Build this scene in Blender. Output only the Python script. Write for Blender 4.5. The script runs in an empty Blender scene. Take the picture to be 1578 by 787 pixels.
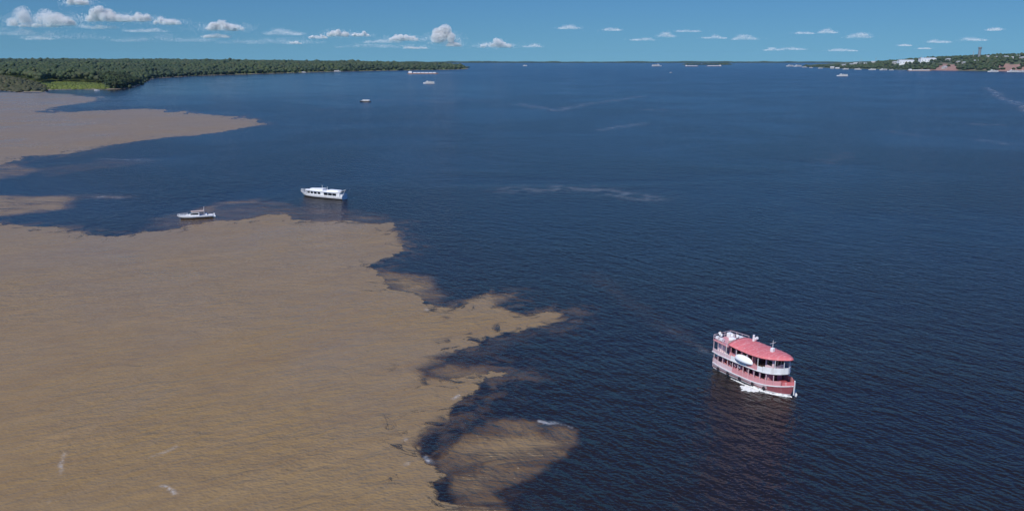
import bpy, bmesh, math, random
import numpy as np
from mathutils import Vector, Matrix, noise as mnoise

# ------------------------------------------------------------------ camera, sky, sun, exposure
scene = bpy.context.scene
C = scene.collection
R = math.radians
H = 60.0                      # drone height over the river
F = 1238.0                    # focal length in photo pixels (photo 1578 x 787)
EYE = 91.5                    # photo row of the true horizontal
PITCH = math.atan((393.5 - EYE) / F)

cam_d = bpy.data.cameras.new('camera')
cam = bpy.data.objects.new('camera', cam_d)
C.objects.link(cam)
cam.location = (0, 0, H)
cam.rotation_euler = (math.pi / 2 - PITCH, 0, 0)
cam_d.sensor_width = 36.0
cam_d.lens = 36.0 * F / 1578.0
cam_d.clip_start = 1.0
cam_d.clip_end = 120000.0
scene.camera = cam

SUN_EL = R(47)
SUN_AZ = R(209)               # clockwise from +Y: behind the camera, to the left
sun_dir = Vector((math.sin(SUN_AZ) * math.cos(SUN_EL), math.cos(SUN_AZ) * math.cos(SUN_EL), math.sin(SUN_EL)))
world = bpy.data.worlds.new('World')
scene.world = world
world.use_nodes = True
wn = world.node_tree
wn.nodes.clear()
w_out = wn.nodes.new('ShaderNodeOutputWorld')
w_bg = wn.nodes.new('ShaderNodeBackground')
w_sky = wn.nodes.new('ShaderNodeTexSky')
w_sky.sky_type = 'NISHITA'
w_sky.sun_disc = False
w_sky.sun_elevation = SUN_EL
w_sky.sun_rotation = SUN_AZ
w_sky.air_density = 1.0
w_sky.dust_density = 0.3
w_sky.ozone_density = 8.0
w_sky.altitude = 60
# the sky goes on unchanged just under the horizontal (the earth's dip), instead of turning black
w_co = wn.nodes.new('ShaderNodeTexCoord')
w_sep = wn.nodes.new('ShaderNodeSeparateXYZ')
w_max = wn.nodes.new('ShaderNodeMath'); w_max.operation = 'MAXIMUM'; w_max.inputs[1].default_value = 0.0
w_cmb = wn.nodes.new('ShaderNodeCombineXYZ')
wn.links.new(w_co.outputs['Generated'], w_sep.inputs[0])
wn.links.new(w_sep.outputs['X'], w_cmb.inputs['X'])
wn.links.new(w_sep.outputs['Y'], w_cmb.inputs['Y'])
wn.links.new(w_sep.outputs['Z'], w_max.inputs[0])
w_add = wn.nodes.new('ShaderNodeMath'); w_add.operation = 'ADD'; w_add.inputs[1].default_value = 0.17
wn.links.new(w_max.outputs[0], w_add.inputs[0])
wn.links.new(w_add.outputs[0], w_cmb.inputs['Z'])
wn.links.new(w_cmb.outputs[0], w_sky.inputs['Vector'])
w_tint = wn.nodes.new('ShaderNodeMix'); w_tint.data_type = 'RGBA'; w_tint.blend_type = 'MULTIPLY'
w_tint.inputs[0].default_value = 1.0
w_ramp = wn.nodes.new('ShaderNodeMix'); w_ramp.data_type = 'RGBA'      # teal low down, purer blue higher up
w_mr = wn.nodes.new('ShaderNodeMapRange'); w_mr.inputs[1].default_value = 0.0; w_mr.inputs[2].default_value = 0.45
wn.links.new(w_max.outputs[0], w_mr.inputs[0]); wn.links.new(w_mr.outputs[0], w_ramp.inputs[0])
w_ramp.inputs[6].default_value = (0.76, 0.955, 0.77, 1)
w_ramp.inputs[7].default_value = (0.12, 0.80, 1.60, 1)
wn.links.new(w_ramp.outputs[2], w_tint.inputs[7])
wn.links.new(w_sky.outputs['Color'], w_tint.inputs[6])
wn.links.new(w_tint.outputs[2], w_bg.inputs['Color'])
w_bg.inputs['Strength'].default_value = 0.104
wn.links.new(w_bg.outputs[0], w_out.inputs['Surface'])

sun_l = bpy.data.lights.new('sun', 'SUN')
sun_l.energy = 4.2
sun_l.angle = R(0.5)
sun_l.color = (1.0, 0.965, 0.90)
sun = bpy.data.objects.new('sun', sun_l)
C.objects.link(sun)
sun.location = (-400, -500, 900)
sun.rotation_euler = (-sun_dir).to_track_quat('-Z', 'Y').to_euler()

vs = scene.view_settings
vs.view_transform = 'Standard'
vs.look = 'None'
vs.gamma = 1.0
vs.use_curve_mapping = False
vs.exposure = 0.0
scene.render.engine = 'CYCLES'
scene.cycles.use_denoising = True
scene.cycles.max_bounces = 14
scene.cycles.diffuse_bounces = 12
scene.cycles.glossy_bounces = 4
scene.cycles.transmission_bounces = 12

rng = np.random.default_rng(7)
random.seed(7)

# ------------------------------------------------------------------ helpers
sp, cp = math.sin(PITCH), math.cos(PITCH)

def ray(px, py):
    cx, cy = (px - 789.0) / F, (393.5 - py) / F
    return np.array([cx, cp + cy * sp, -sp + cy * cp])

def at(px, py, z=0.0):
    """point of the height z seen at a photo pixel"""
    d = ray(px, py)
    t = (z - H) / d[2]
    return Vector((d[0] * t, d[1] * t, z))

def at_r(px, dist, z):
    """point at a depth and a height, in the direction of a photo column"""
    d = ray(px, 100)
    return Vector((d[0] / d[1] * dist, dist, z))

def P2(pts):
    return np.array([at(x, y)[:2] for x, y in pts])

def sdf(pts, poly):
    """signed distance (inside > 0) of points to a closed polygon"""
    n = len(pts)
    best = np.full(n, 1e18)
    inside = np.zeros(n, bool)
    m = len(poly)
    for i in range(m):
        a, b = poly[i], poly[(i + 1) % m]
        ab = b - a
        L = ab @ ab + 1e-12
        ap = pts - a
        t = np.clip((ap @ ab) / L, 0, 1)
        q = ap - t[:, None] * ab
        best = np.minimum(best, (q * q).sum(1))
        c = (a[1] > pts[:, 1]) != (b[1] > pts[:, 1])
        xi = a[0] + (pts[:, 1] - a[1]) * ab[0] / (ab[1] if abs(ab[1]) > 1e-9 else 1e-9)
        inside ^= c & (pts[:, 0] < xi)
    d = np.sqrt(best)
    return np.where(inside, d, -d)

def pdist(pts, line):
    best = np.full(len(pts), 1e18)
    for a, b in zip(line[:-1], line[1:]):
        ab = b - a
        ap = pts - a
        t = np.clip((ap @ ab) / (ab @ ab + 1e-12), 0, 1)
        q = ap - t[:, None] * ab
        best = np.minimum(best, (q * q).sum(1))
    return np.sqrt(best)

_tab = rng.random((256, 256))
def vnoise(x, y):
    xi, yi = np.floor(x).astype(int), np.floor(y).astype(int)
    fx, fy = x - xi, y - yi
    fx, fy = fx * fx * (3 - 2 * fx), fy * fy * (3 - 2 * fy)
    a = _tab[xi % 256, yi % 256]; b = _tab[(xi + 1) % 256, yi % 256]
    c = _tab[xi % 256, (yi + 1) % 256]; d = _tab[(xi + 1) % 256, (yi + 1) % 256]
    return (a * (1 - fx) + b * fx) * (1 - fy) + (c * (1 - fx) + d * fx) * fy

def fbm(x, y, o=4):
    s, a, t = 0, 0.5, 0
    for k in range(o):
        s = s + a * vnoise(x * 2 ** k + 17 * k, y * 2 ** k + 31 * k); t += a; a *= 0.5
    return s / t

def new_mat(name):
    m = bpy.data.materials.new(name)
    m.use_nodes = True
    nt = m.node_tree
    return m, nt, nt.nodes['Principled BSDF']

def N(nt, kind, **kw):
    n = nt.nodes.new(kind)
    for k, v in kw.items():
        if k in n.inputs:
            n.inputs[k].default_value = v
        else:
            setattr(n, k, v)
    return n

def mixc(nt, fac, a, b):
    n = nt.nodes.new('ShaderNodeMix'); n.data_type = 'RGBA'
    for sock, v in ((n.inputs[0], fac), (n.inputs[6], a), (n.inputs[7], b)):
        if isinstance(v, bpy.types.NodeSocket): nt.links.new(v, sock)
        else: sock.default_value = v if isinstance(v, (int, float)) else (*v[:3], 1)
    return n.outputs[2]

def math_n(nt, op, a, b=None, c=None, clamp=False):
    n = nt.nodes.new('ShaderNodeMath'); n.operation = op; n.use_clamp = clamp
    for i, v in enumerate((a, b, c)):
        if v is None: continue
        if isinstance(v, bpy.types.NodeSocket): nt.links.new(v, n.inputs[i])
        else: n.inputs[i].default_value = v
    return n.outputs[0]

def smooth(nt, v, lo, hi):
    n = nt.nodes.new('ShaderNodeMapRange'); n.interpolation_type = 'SMOOTHSTEP'
    nt.links.new(v, n.inputs[0])
    n.inputs[1].default_value = lo; n.inputs[2].default_value = hi
    return n.outputs[0]

def noise_tex(nt, vec, scale, detail=3.0, rough=0.55, dist=0.0):
    n = nt.nodes.new('ShaderNodeTexNoise')
    n.inputs['Scale'].default_value = scale; n.inputs['Detail'].default_value = detail
    n.inputs['Roughness'].default_value = rough; n.inputs['Distortion'].default_value = dist
    nt.links.new(vec, n.inputs['Vector'])
    return n.outputs['Fac']

def paint(name, col, rough=0.5, var=0.12, scale=1.5, dirt=None, dirt_amt=0.35):
    """paint with uneven tone and weather marks"""
    m, nt, b = new_mat(name)
    co = nt.nodes.new('ShaderNodeTexCoord').outputs['Object']
    f = noise_tex(nt, co, scale, 5, 0.6)
    dark = tuple(c * (1 - var) for c in col)
    base = mixc(nt, f, dark, tuple(min(1, c * (1 + var)) for c in col))
    if dirt:
        mp = nt.nodes.new('ShaderNodeMapping'); mp.inputs['Scale'].default_value = (1.2, 1.2, 0.25)
        nt.links.new(co, mp.inputs['Vector'])
        g = smooth(nt, noise_tex(nt, mp.outputs[0], 1.3, 6, 0.65), 0.5, 0.72)
        base = mixc(nt, math_n(nt, 'MULTIPLY', g, dirt_amt), base, dirt)
    nt.links.new(base, b.inputs['Base Color'])
    b.inputs['Roughness'].default_value = rough
    return m

def link_mesh(name, verts, faces, mat=None, parent=None, smooth_sh=False):
    me = bpy.data.meshes.new(name)
    me.from_pydata([tuple(v) for v in verts], [], [tuple(f) for f in faces])
    me.update()
    if smooth_sh:
        me.polygons.foreach_set('use_smooth', [True] * len(me.polygons))
    if mat: me.materials.append(mat)
    o = bpy.data.objects.new(name, me)
    C.objects.link(o)
    if parent: o.parent = parent
    return o

def big_mesh(name, V, Fq, mat):
    """fast mesh from numpy arrays (faces all of one size)"""
    me = bpy.data.meshes.new(name)
    k = Fq.shape[1]
    me.vertices.add(len(V)); me.vertices.foreach_set('co', V.astype(np.float32).ravel())
    me.loops.add(Fq.size); me.loops.foreach_set('vertex_index', Fq.astype(np.int32).ravel())
    me.polygons.add(len(Fq)); me.polygons.foreach_set('loop_start', np.arange(0, Fq.size, k, dtype=np.int32))
    me.update(calc_edges=True); me.validate()
    me.materials.append(mat)
    o = bpy.data.objects.new(name, me); C.objects.link(o)
    return o

def fattr(o, name, arr):
    a = o.data.attributes.new(name, 'FLOAT', 'POINT')
    a.data.foreach_set('value', np.asarray(arr, np.float32))

def tag(o, label=None, cat=None, group=None, kind=None):
    if label: o['label'] = label
    if cat: o['category'] = cat
    if group: o['group'] = group
    if kind: o['kind'] = kind
    return o

def empty(name, loc=(0, 0, 0), rz=0.0):
    o = bpy.data.objects.new(name, None); C.objects.link(o)
    o.location = loc; o.rotation_euler = (0, 0, rz); o.empty_display_size = 1
    return o

def copy_tree(o, parent=None):
    c = o.copy(); C.objects.link(c); c.parent = parent
    for ch in o.children: copy_tree(ch, c)
    return c

class MB:
    """collects boxes, bars and tubes; build() links them as one mesh object"""
    def __init__(s): s.v, s.f = [], []
    def add(s, v, f):
        n = len(s.v); s.v += [tuple(p) for p in v]; s.f += [tuple(i + n for i in q) for q in f]; return s
    def box(s, x0, x1, y0, y1, z0, z1):
        v = [(x, y, z) for z in (z0, z1) for x, y in ((x0, y0), (x1, y0), (x1, y1), (x0, y1))]
        return s.add(v, [(3, 2, 1, 0), (4, 5, 6, 7), (0, 1, 5, 4), (1, 2, 6, 5), (2, 3, 7, 6), (3, 0, 4, 7)])
    def tube(s, a, b, r, r2=None, n=6, cap=True):
        a, b = Vector(a), Vector(b); r2 = r if r2 is None else r2
        q = (b - a).to_track_quat('Z', 'Y')
        v = []
        for c, rr in ((a, r), (b, r2)):
            v += [c + q @ Vector((rr * math.cos(2 * math.pi * i / n), rr * math.sin(2 * math.pi * i / n), 0)) for i in range(n)]
        f = [(i, (i + 1) % n, n + (i + 1) % n, n + i) for i in range(n)]
        if cap: f += [tuple(range(n))[::-1], tuple(range(n, 2 * n))]
        return s.add(v, f)
    def path(s, pts, r, n=5):
        for a, b in zip(pts[:-1], pts[1:]): s.tube(a, b, r, n=n)
        return s
    def strip(s, pts, z0, z1, t):
        """upright wall of thickness t along a plan line; z0, z1 numbers or functions of x"""
        g = (lambda q: q if callable(q) else (lambda x: q))
        z0, z1 = g(z0), g(z1)
        m = len(pts); out = []
        for i, (x, y) in enumerate(pts):
            a = Vector(pts[max(0, i - 1)]); b = Vector(pts[min(m - 1, i + 1)])
            d = (b - a).normalized(); nn = Vector((-d.y, d.x)) * t
            out.append(((x, y, z0(x)), (x + nn.x, y + nn.y, z0(x)), (x + nn.x, y + nn.y, z1(x)), (x, y, z1(x))))
        v = [p for q in out for p in q]
        f = []
        for i in range(m - 1):
            for k in range(4):
                f.append((4 * i + k, 4 * i + (k + 1) % 4, 4 * i + 4 + (k + 1) % 4, 4 * i + 4 + k))
        f += [(3, 2, 1, 0), tuple(4 * (m - 1) + k for k in range(4))]
        return s.add(v, f)
    def slab(s, plan, z0, z1):
        """closed plan outline extruded; z0 and z1 may be functions of x"""
        g = (lambda q: q if callable(q) else (lambda x: q))
        z0, z1 = g(z0), g(z1); n = len(plan)
        v = [(x, y, z0(x)) for x, y in plan] + [(x, y, z1(x)) for x, y in plan]
        f = [tuple(range(n))[::-1], tuple(range(n, 2 * n))]
        f += [(i, (i + 1) % n, n + (i + 1) % n, n + i) for i in range(n)]
        return s.add(v, f)
    def build(s, name, mat, parent=None, smooth_sh=False, bevel=0):
        o = link_mesh(name, s.v, s.f, mat, parent, smooth_sh)
        bm = bmesh.new(); bm.from_mesh(o.data)
        bmesh.ops.recalc_face_normals(bm, faces=bm.faces)
        if bevel: bmesh.ops.bevel(bm, geom=bm.edges[:], offset=bevel, segments=1, affect='EDGES', clamp_overlap=True)
        bm.to_mesh(o.data); bm.free()
        return o

# ------------------------------------------------------------------ river: two waters that do not mix
MAIN = P2([(-700, 352), (0, 345), (60, 347), (110, 352), (150, 362), (182, 367), (230, 357), (280, 350), (330, 343),
           (380, 338), (412, 330), (440, 331), (458, 338), (500, 343), (560, 345), (610, 345), (600, 358), (619, 365),
           (628, 378), (616, 388), (590, 400), (569, 412), (590, 428), (608, 445), (640, 450), (660, 462), (683, 475),
           (712, 466), (735, 456), (780, 457), (766, 470), (806, 486), (866, 480), (866, 493), (828, 507),
           (753, 518), (711, 536), (672, 553), (653, 570), (660, 582), (690, 584), (722, 574), (760, 570),
           (784, 573), (760, 582), (738, 595), (706, 612), (673, 642), (650, 664), (636, 684), (646, 700),
           (662, 714), (686, 734), (683, 752), (688, 772), (716, 768), (728, 790), (735, 860), (720, 990), (300, 1060), (-700, 1000)])
FAR = P2([(-900, 142), (70, 143), (150, 150), (165, 152), (120, 160), (70, 170), (48, 176), (100, 173), (180, 169),
          (240, 169), (300, 175), (365, 180), (402, 191), (330, 203), (250, 212), (160, 224), (90, 239), (25, 244),
          (0, 256), (-900, 330)])
SILT = [(P2([(220, 336), (330, 318), (420, 306), (470, 316), (600, 330), (614, 346), (400, 352), (230, 356)]), 0.20),
        (P2([(100, 299), (200, 299), (225, 305), (110, 310)]), 0.22), (P2([(20, 262), (180, 244), (250, 250), (70, 274)]), 0.14),
        (P2([(686, 684), (717, 658), (746, 645), (790, 638), (833, 648), (881, 657), (882, 679), (868, 704), (835, 719),
             (822, 741), (775, 757), (790, 775), (800, 800), (740, 830), (700, 760), (688, 733), (664, 708)]), 0.56),
        (P2([(-200, 302), (60, 300), (125, 302), (112, 322), (50, 328), (0, 336), (-200, 340)]), 0.55),
        (P2([(300, 322), (340, 310), (412, 304), (405, 311), (345, 319), (320, 338), (400, 345), (300, 350)]), 0.40),
        (P2([(575, 415), (640, 420), (672, 428), (688, 455), (655, 462), (600, 460)]), 0.50),
        (P2([(440, 318), (560, 322), (612, 335), (610, 346), (440, 340)]), 0.16),
        (P2([(655, 566), (690, 556), (750, 558), (788, 574), (740, 590), (660, 590)]), 0.45),
        (P2([(862, 420), (930, 418), (975, 450), (1050, 500), (1110, 540), (1090, 556), (1000, 505), (930, 455)]), 0.09),
        (P2([(-100, 256), (30, 250), (70, 262), (20, 275), (-100, 290)]), 0.35),
        (P2([(640, 560), (720, 530), (860, 495), (880, 505), (760, 545), (690, 620), (650, 690), (690, 745), (640, 740), (610, 690)]), 0.16)]
FOAM_SHEEN = [([(795, 293), (850, 290), (900, 290), (940, 294), (975, 302), (1003, 304)], 9.18, 0.20),  # far streaks: sky sheen of slicks put into colour; near lines and wakes: foam
        ([(800, 160), (858, 171), (880, 166), (910, 160), (945, 155), (990, 148)], 9.18, 0.27),
        ([(925, 201), (960, 195), (992, 190)], 6.12, 0.27), ([(1000, 169), (1045, 169)], 8.16, 0.20),
        ([(1522, 135), (1545, 151), (1568, 160), (1582, 170), (1640, 190)], 8.16, 0.37), ([(1503, 191), (1530, 192)], 5.10, 0.29),
        ([(1375, 203), (1422, 210)], 6.12, 0.16), ([(1508, 215), (1562, 223)], 5.10, 0.20), ([(1265, 252), (1302, 236)], 6.12, 0.08),
        ([(566, 156), (615, 154), (700, 158)], 8.16, 0.27), ([(490, 170), (560, 164)], 8.16, 0.13), ([(690, 150), (760, 158)], 9.18, 0.12),
        ([(150, 245), (225, 247)], 5.10, 0.23), ([(150, 303), (192, 303)], 2.55, 0.33),
        ([(232, 706), (250, 697), (268, 688)], 0.32, 0.69), ([(246, 748), (262, 752), (268, 758)], 0.35, 0.64),
        ([(97, 697), (93, 716), (92, 730)], 0.30, 0.49), ([(48, 789), (60, 780), (71, 774)], 0.30, 0.66),
        ([(833, 648), (850, 650), (866, 653), (880, 657)], 0.42, 0.71), ([(700, 614), (709, 609)], 0.30, 0.71),
        ([(660, 706), (667, 711)], 0.40, 0.71), ([(628, 676), (630, 674)], 0.30, 0.66), ([(624, 714), (627, 712)], 0.30, 0.66),
        ([(656, 476), (658, 477)], 0.60, 0.71), ([(1094, 543), (1108, 553)], 0.50, 0.66), ([(1030, 508), (1062, 524), (1096, 546)], 0.6, 0.12), ([(1040, 515), (1100, 548)], 0.72, 0.11),
        ([(180, 168), (260, 170), (330, 178)], 6.12, 0.16)]

# rings spaced by viewing angle: fine where the picture is fine, out to the far bank
dep = np.concatenate([np.linspace(R(88), R(36), 20, endpoint=False), np.linspace(R(36), R(3), 420, endpoint=False),
                      np.geomspace(R(3), math.atan(H / 15500.0), 130)])
rr = H / np.tan(dep)
th = np.concatenate([np.linspace(R(-180), R(-44), 40, endpoint=False), np.linspace(R(-44), R(44), 720, endpoint=False),
                     np.linspace(R(44), R(180), 40, endpoint=False)])
RR, TH = np.meshgrid(rr, th, indexing='ij')
X, Y = RR * np.sin(TH), RR * np.cos(TH)
pts = np.stack([X.ravel(), Y.ravel()], 1)
nr, nt_ = RR.shape
idx = np.arange(nr * nt_).reshape(nr, nt_)
nx = np.roll(idx, -1, 1)
quads = np.stack([idx[:-1].ravel(), idx[1:].ravel(), nx[1:].ravel(), nx[:-1].ravel()], 1)[:, ::-1]
V = np.concatenate([pts, np.zeros((len(pts), 1))], 1)

near = (np.abs(np.arctan2(pts[:, 0], pts[:, 1])) < R(48)) & (np.hypot(pts[:, 0], pts[:, 1]) < 4000)
mud = np.full(len(pts), -40.0); silt = np.zeros(len(pts)); foam = np.zeros(len(pts))
Pn = pts[near]
dist = np.hypot(Pn[:, 0], Pn[:, 1])
warp = np.stack([fbm(Pn[:, 0] * 0.09, Pn[:, 1] * 0.05, 4) - 0.5, fbm(Pn[:, 0] * 0.09 + 40, Pn[:, 1] * 0.05 + 9, 4) - 0.5], 1)
warp2 = np.stack([fbm(Pn[:, 0] * 0.5, Pn[:, 1] * 0.3, 3) - 0.5, fbm(Pn[:, 0] * 0.5 + 40, Pn[:, 1] * 0.3 + 9, 3) - 0.5], 1)
wlow = np.stack([fbm(Pn[:, 0] * 0.022, Pn[:, 1] * 0.012, 5) - 0.5, fbm(Pn[:, 0] * 0.022 + 40, Pn[:, 1] * 0.012 + 9, 5) - 0.5], 1)
yamp = np.minimum(75, 1.1e-4 * dist ** 2)
ydis = np.stack([np.zeros(len(Pn)), (fbm(Pn[:, 0] * 0.075 + 5, Pn[:, 1] * 0.012, 5) - 0.5) * yamp], 1)
s_main = np.clip(sdf(Pn + warp * np.minimum(8, 0.022 * dist)[:, None] + ydis, MAIN), -40, 40)
s_far = np.clip(sdf(Pn + wlow * np.minimum(40, 0.05 * dist)[:, None] + ydis * 1.3, FAR) * 0.6, -40, 40)
mud[near] = np.maximum(s_main, s_far)
sl = np.zeros(len(Pn))
for poly, a in SILT:
    soft = 0.8 + 0.012 * np.maximum(dist - 100, 0)
    amp = np.minimum(9.0, 0.035 * dist)[:, None]
    d = sdf(Pn + warp * amp + warp2 * np.minimum(3.0, 0.02 * dist)[:, None], poly)
    sl = np.maximum(sl, a * np.clip(0.5 + 0.5 * d / soft, 0, 1) ** 1.3 * (0.62 + 0.75 * np.clip(d / 8.0, 0, 1)))
silt[near] = sl
fo = np.zeros(len(Pn))
frag = vnoise(Pn[:, 0] * 1.1 + 9, Pn[:, 1] * 0.7)
wx = np.stack([vnoise(Pn[:, 0] * 0.05, Pn[:, 1] * 0.04) - 0.5, vnoise(Pn[:, 0] * 0.05 + 70, Pn[:, 1] * 0.04 + 30) - 0.5], 1)
for line, w, a in FOAM_SHEEN:
    d = pdist(Pn + wx * w * 1.5 + warp2 * (w * 4.0 if w < 1 else w * 1.2), P2(line)) * (0.6 + 0.9 * frag)
    fo = np.maximum(fo, a * np.exp(-(d / w) ** 2))
foam[near] = fo  # mask shared by true foam and the painted sky sheen
lee_a = np.zeros(len(pts))
lee_a[near] = np.exp(-(pdist(Pn, P2([(74, 138), (166, 138), (214, 131), (236, 121), (300, 117), (400, 114), (500, 111)])) / 650.0) ** 2)

m_w, nt, b = new_mat('river_water')
pos = nt.nodes.new('ShaderNodeNewGeometry').outputs['Position']
A = lambda n: N(nt, 'ShaderNodeAttribute', attribute_name=n).outputs['Fac']
e1 = noise_tex(nt, pos, 0.075, 7, 0.60, 1.4)
e2 = noise_tex(nt, pos, 0.45, 4, 0.6, 0.4)
edge = math_n(nt, 'ADD', math_n(nt, 'MULTIPLY', math_n(nt, 'SUBTRACT', e1, 0.5), 10.0),
              math_n(nt, 'MULTIPLY', math_n(nt, 'SUBTRACT', e2, 0.5), 2.6))
sdn = math_n(nt, 'ADD', A('mud'), edge)
# the seam is knife-sharp in places and feathers out in others
seam = smooth(nt, noise_tex(nt, pos, 0.035, 3, 0.6, 1.0), 0.46, 0.68)
wid = math_n(nt, 'MULTIPLY_ADD', seam, 5.5, 0.55)
mr = nt.nodes.new('ShaderNodeMapRange'); mr.interpolation_type = 'SMOOTHSTEP'
nt.links.new(sdn, mr.inputs[0]); nt.links.new(math_n(nt, 'MULTIPLY', wid, -1.0), mr.inputs[1]); nt.links.new(wid, mr.inputs[2])
core = mr.outputs[0]
# curls of thin silt on both sides of the seam
curl = noise_tex(nt, pos, 0.13, 6, 0.64, 1.3)
near_seam = math_n(nt, 'SUBTRACT', 1.0, smooth(nt, math_n(nt, 'ABSOLUTE', sdn), 1.0, 13.0))
thick = math_n(nt, 'MULTIPLY', core, math_n(nt, 'SUBTRACT', 1.0, math_n(nt, 'MULTIPLY', near_seam, smooth(nt, curl, 0.50, 0.74))), clamp=True)
plume = math_n(nt, 'MULTIPLY', math_n(nt, 'MULTIPLY', near_seam, smooth(nt, curl, 0.58, 0.38)), 0.34)
streaks = nt.nodes.new('ShaderNodeMapping')
streaks.inputs['Rotation'].default_value = (0, 0, R(20)); streaks.inputs['Scale'].default_value = (0.05, 0.16, 1)
nt.links.new(pos, streaks.inputs['Vector'])
sn = noise_tex(nt, streaks.outputs[0], 1.0, 6, 0.62, 0.8)
silt_v = math_n(nt, 'MULTIPLY', A('silt'), math_n(nt, 'MULTIPLY_ADD', sn, 3.4, -0.70))
silt_v = math_n(nt, 'MAXIMUM', silt_v, plume)
mudv = math_n(nt, 'MAXIMUM', thick, silt_v, clamp=True)
big = noise_tex(nt, pos, 0.013, 4, 0.55, 0.5)
mudcol = mixc(nt, smooth(nt, big, 0.35, 0.65), (0.262, 0.168, 0.066), (0.246, 0.168, 0.084))
mudcol = mixc(nt, math_n(nt, 'MULTIPLY', smooth(nt, sn, 0.42, 0.70), 0.40), mudcol, (0.205, 0.130, 0.058))
flow = nt.nodes.new('ShaderNodeMapping'); flow.vector_type = 'TEXTURE'
flow.inputs['Rotation'].default_value = (0, 0, R(38)); flow.inputs['Scale'].default_value = (60, 9, 1)
nt.links.new(pos, flow.inputs['Vector'])
fl = noise_tex(nt, flow.outputs[0], 1.0, 6, 0.65, 1.2)
mudcol = mixc(nt, math_n(nt, 'MULTIPLY', smooth(nt, fl, 0.50, 0.72), 0.40), mudcol, (0.325, 0.210, 0.090))
mudcol = mixc(nt, math_n(nt, 'MULTIPLY', smooth(nt, fl, 0.48, 0.30), 0.25), mudcol, (0.195, 0.115, 0.050))
darkcol = mixc(nt, big, (0.0125, 0.0095, 0.0072), (0.0155, 0.0110, 0.0076))
# thin silt looks tea brown through the dark water before it turns to mud
teacol = mixc(nt, smooth(nt, mudv, 0.0, 0.45), darkcol, (0.095, 0.058, 0.030))
col = mixc(nt, smooth(nt, mudv, 0.25, 1.0), teacol, mudcol)
fn = noise_tex(nt, pos, 1.4, 5, 0.75)
brk = smooth(nt, noise_tex(nt, pos, 0.11, 5, 0.7), 0.40, 0.64)
foam_sheen_v = math_n(nt, 'MULTIPLY', A('foam'), math_n(nt, 'MULTIPLY', smooth(nt, fn, 0.34, 0.56), math_n(nt, 'MAXIMUM', brk, smooth(nt, A('foam'), 0.60, 0.9))), clamp=True)
col = mixc(nt, foam_sheen_v, col, (0.62, 0.62, 0.60))  # pale grey for foam and for the painted sky sheen of slicks
nt.links.new(col, b.inputs['Base Color'])
b.inputs['IOR'].default_value = 1.33
calm = noise_tex(nt, pos, 0.006, 4, 0.6, 0.8)
slick = smooth(nt, noise_tex(nt, pos, 0.011, 4, 0.6, 1.0), 0.48, 0.66)
rough = math_n(nt, 'MULTIPLY_ADD', math_n(nt, 'MULTIPLY', slick, mudv), -0.08, math_n(nt, 'MULTIPLY_ADD', foam_sheen_v, 0.3, 0.215))
# sheltered water under the forest lies calmer
lee = A('lee')
rough = math_n(nt, 'MULTIPLY_ADD', lee, -0.10, math_n(nt, 'MULTIPLY_ADD', mudv, 0.11, rough))
nt.links.new(math_n(nt, 'MULTIPLY_ADD', mudv, -0.30, 0.70), b.inputs['Specular IOR Level'])
nt.links.new(rough, b.inputs['Roughness'])
# wind waves: three sizes, crests lying across the wind
def wave(rot, stretch, scale, detail, dist_=0.3):
    mp = nt.nodes.new('ShaderNodeMapping'); mp.vector_type = 'TEXTURE'
    mp.inputs['Rotation'].default_value = (0, 0, R(rot)); mp.inputs['Scale'].default_value = (stretch, 1, 1)
    nt.links.new(pos, mp.inputs['Vector'])
    return noise_tex(nt, mp.outputs[0], scale, detail, 0.5, dist_)
swing = smooth(nt, noise_tex(nt, pos, 0.004, 2, 0.5), 0.40, 0.60)
wa, wb = wave(-42, 1.9, 0.27, 2.0), wave(38, 1.9, 0.27, 2.0)
inmud = smooth(nt, A('mud'), -15, 15)
sel = math_n(nt, 'MAXIMUM', inmud, math_n(nt, 'MULTIPLY', swing, 0.35))
w1 = math_n(nt, 'ADD', math_n(nt, 'MULTIPLY', wb, sel), math_n(nt, 'MULTIPLY', wa, math_n(nt, 'SUBTRACT', 1.0, sel)))
w2 = math_n(nt, 'ADD', math_n(nt, 'MULTIPLY', wave(-58, 1.9, 0.72, 1.5), math_n(nt, 'SUBTRACT', 1.0, sel)), math_n(nt, 'MULTIPLY', wave(30, 2.0, 0.68, 1.5), sel))
w3 = wave(-15, 1.6, 1.9, 1.0)
hgt = math_n(nt, 'ADD', math_n(nt, 'MULTIPLY', w1, 1.05), math_n(nt, 'MULTIPLY', w2, 0.85))
hgt = math_n(nt, 'ADD', hgt, math_n(nt, 'MULTIPLY', w3, 0.30))
gust = math_n(nt, 'MULTIPLY_ADD', smooth(nt, calm, 0.35, 0.65), 0.75, 0.5)
bump = nt.nodes.new('ShaderNodeBump')
bump.inputs['Strength'].default_value = 1.0
bump.inputs['Distance'].default_value = 1.0
nt.links.new(math_n(nt, 'MULTIPLY', math_n(nt, 'MULTIPLY', hgt, gust), math_n(nt, 'MULTIPLY', math_n(nt, 'MULTIPLY_ADD', lee, -0.5, 1.0), math_n(nt, 'MULTIPLY_ADD', smooth(nt, mudv, 0.2, 0.9), -0.48, 1.0))), bump.inputs['Height'])
nt.links.new(bump.outputs[0], b.inputs['Normal'])

river = big_mesh('river_water', V, quads, m_w)
river.data.polygons.foreach_set('use_smooth', [True] * len(river.data.polygons))
fattr(river, 'mud', mud); fattr(river, 'silt', silt); fattr(river, 'foam', foam); fattr(river, 'lee', lee_a)
tag(river, kind='structure')


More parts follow.
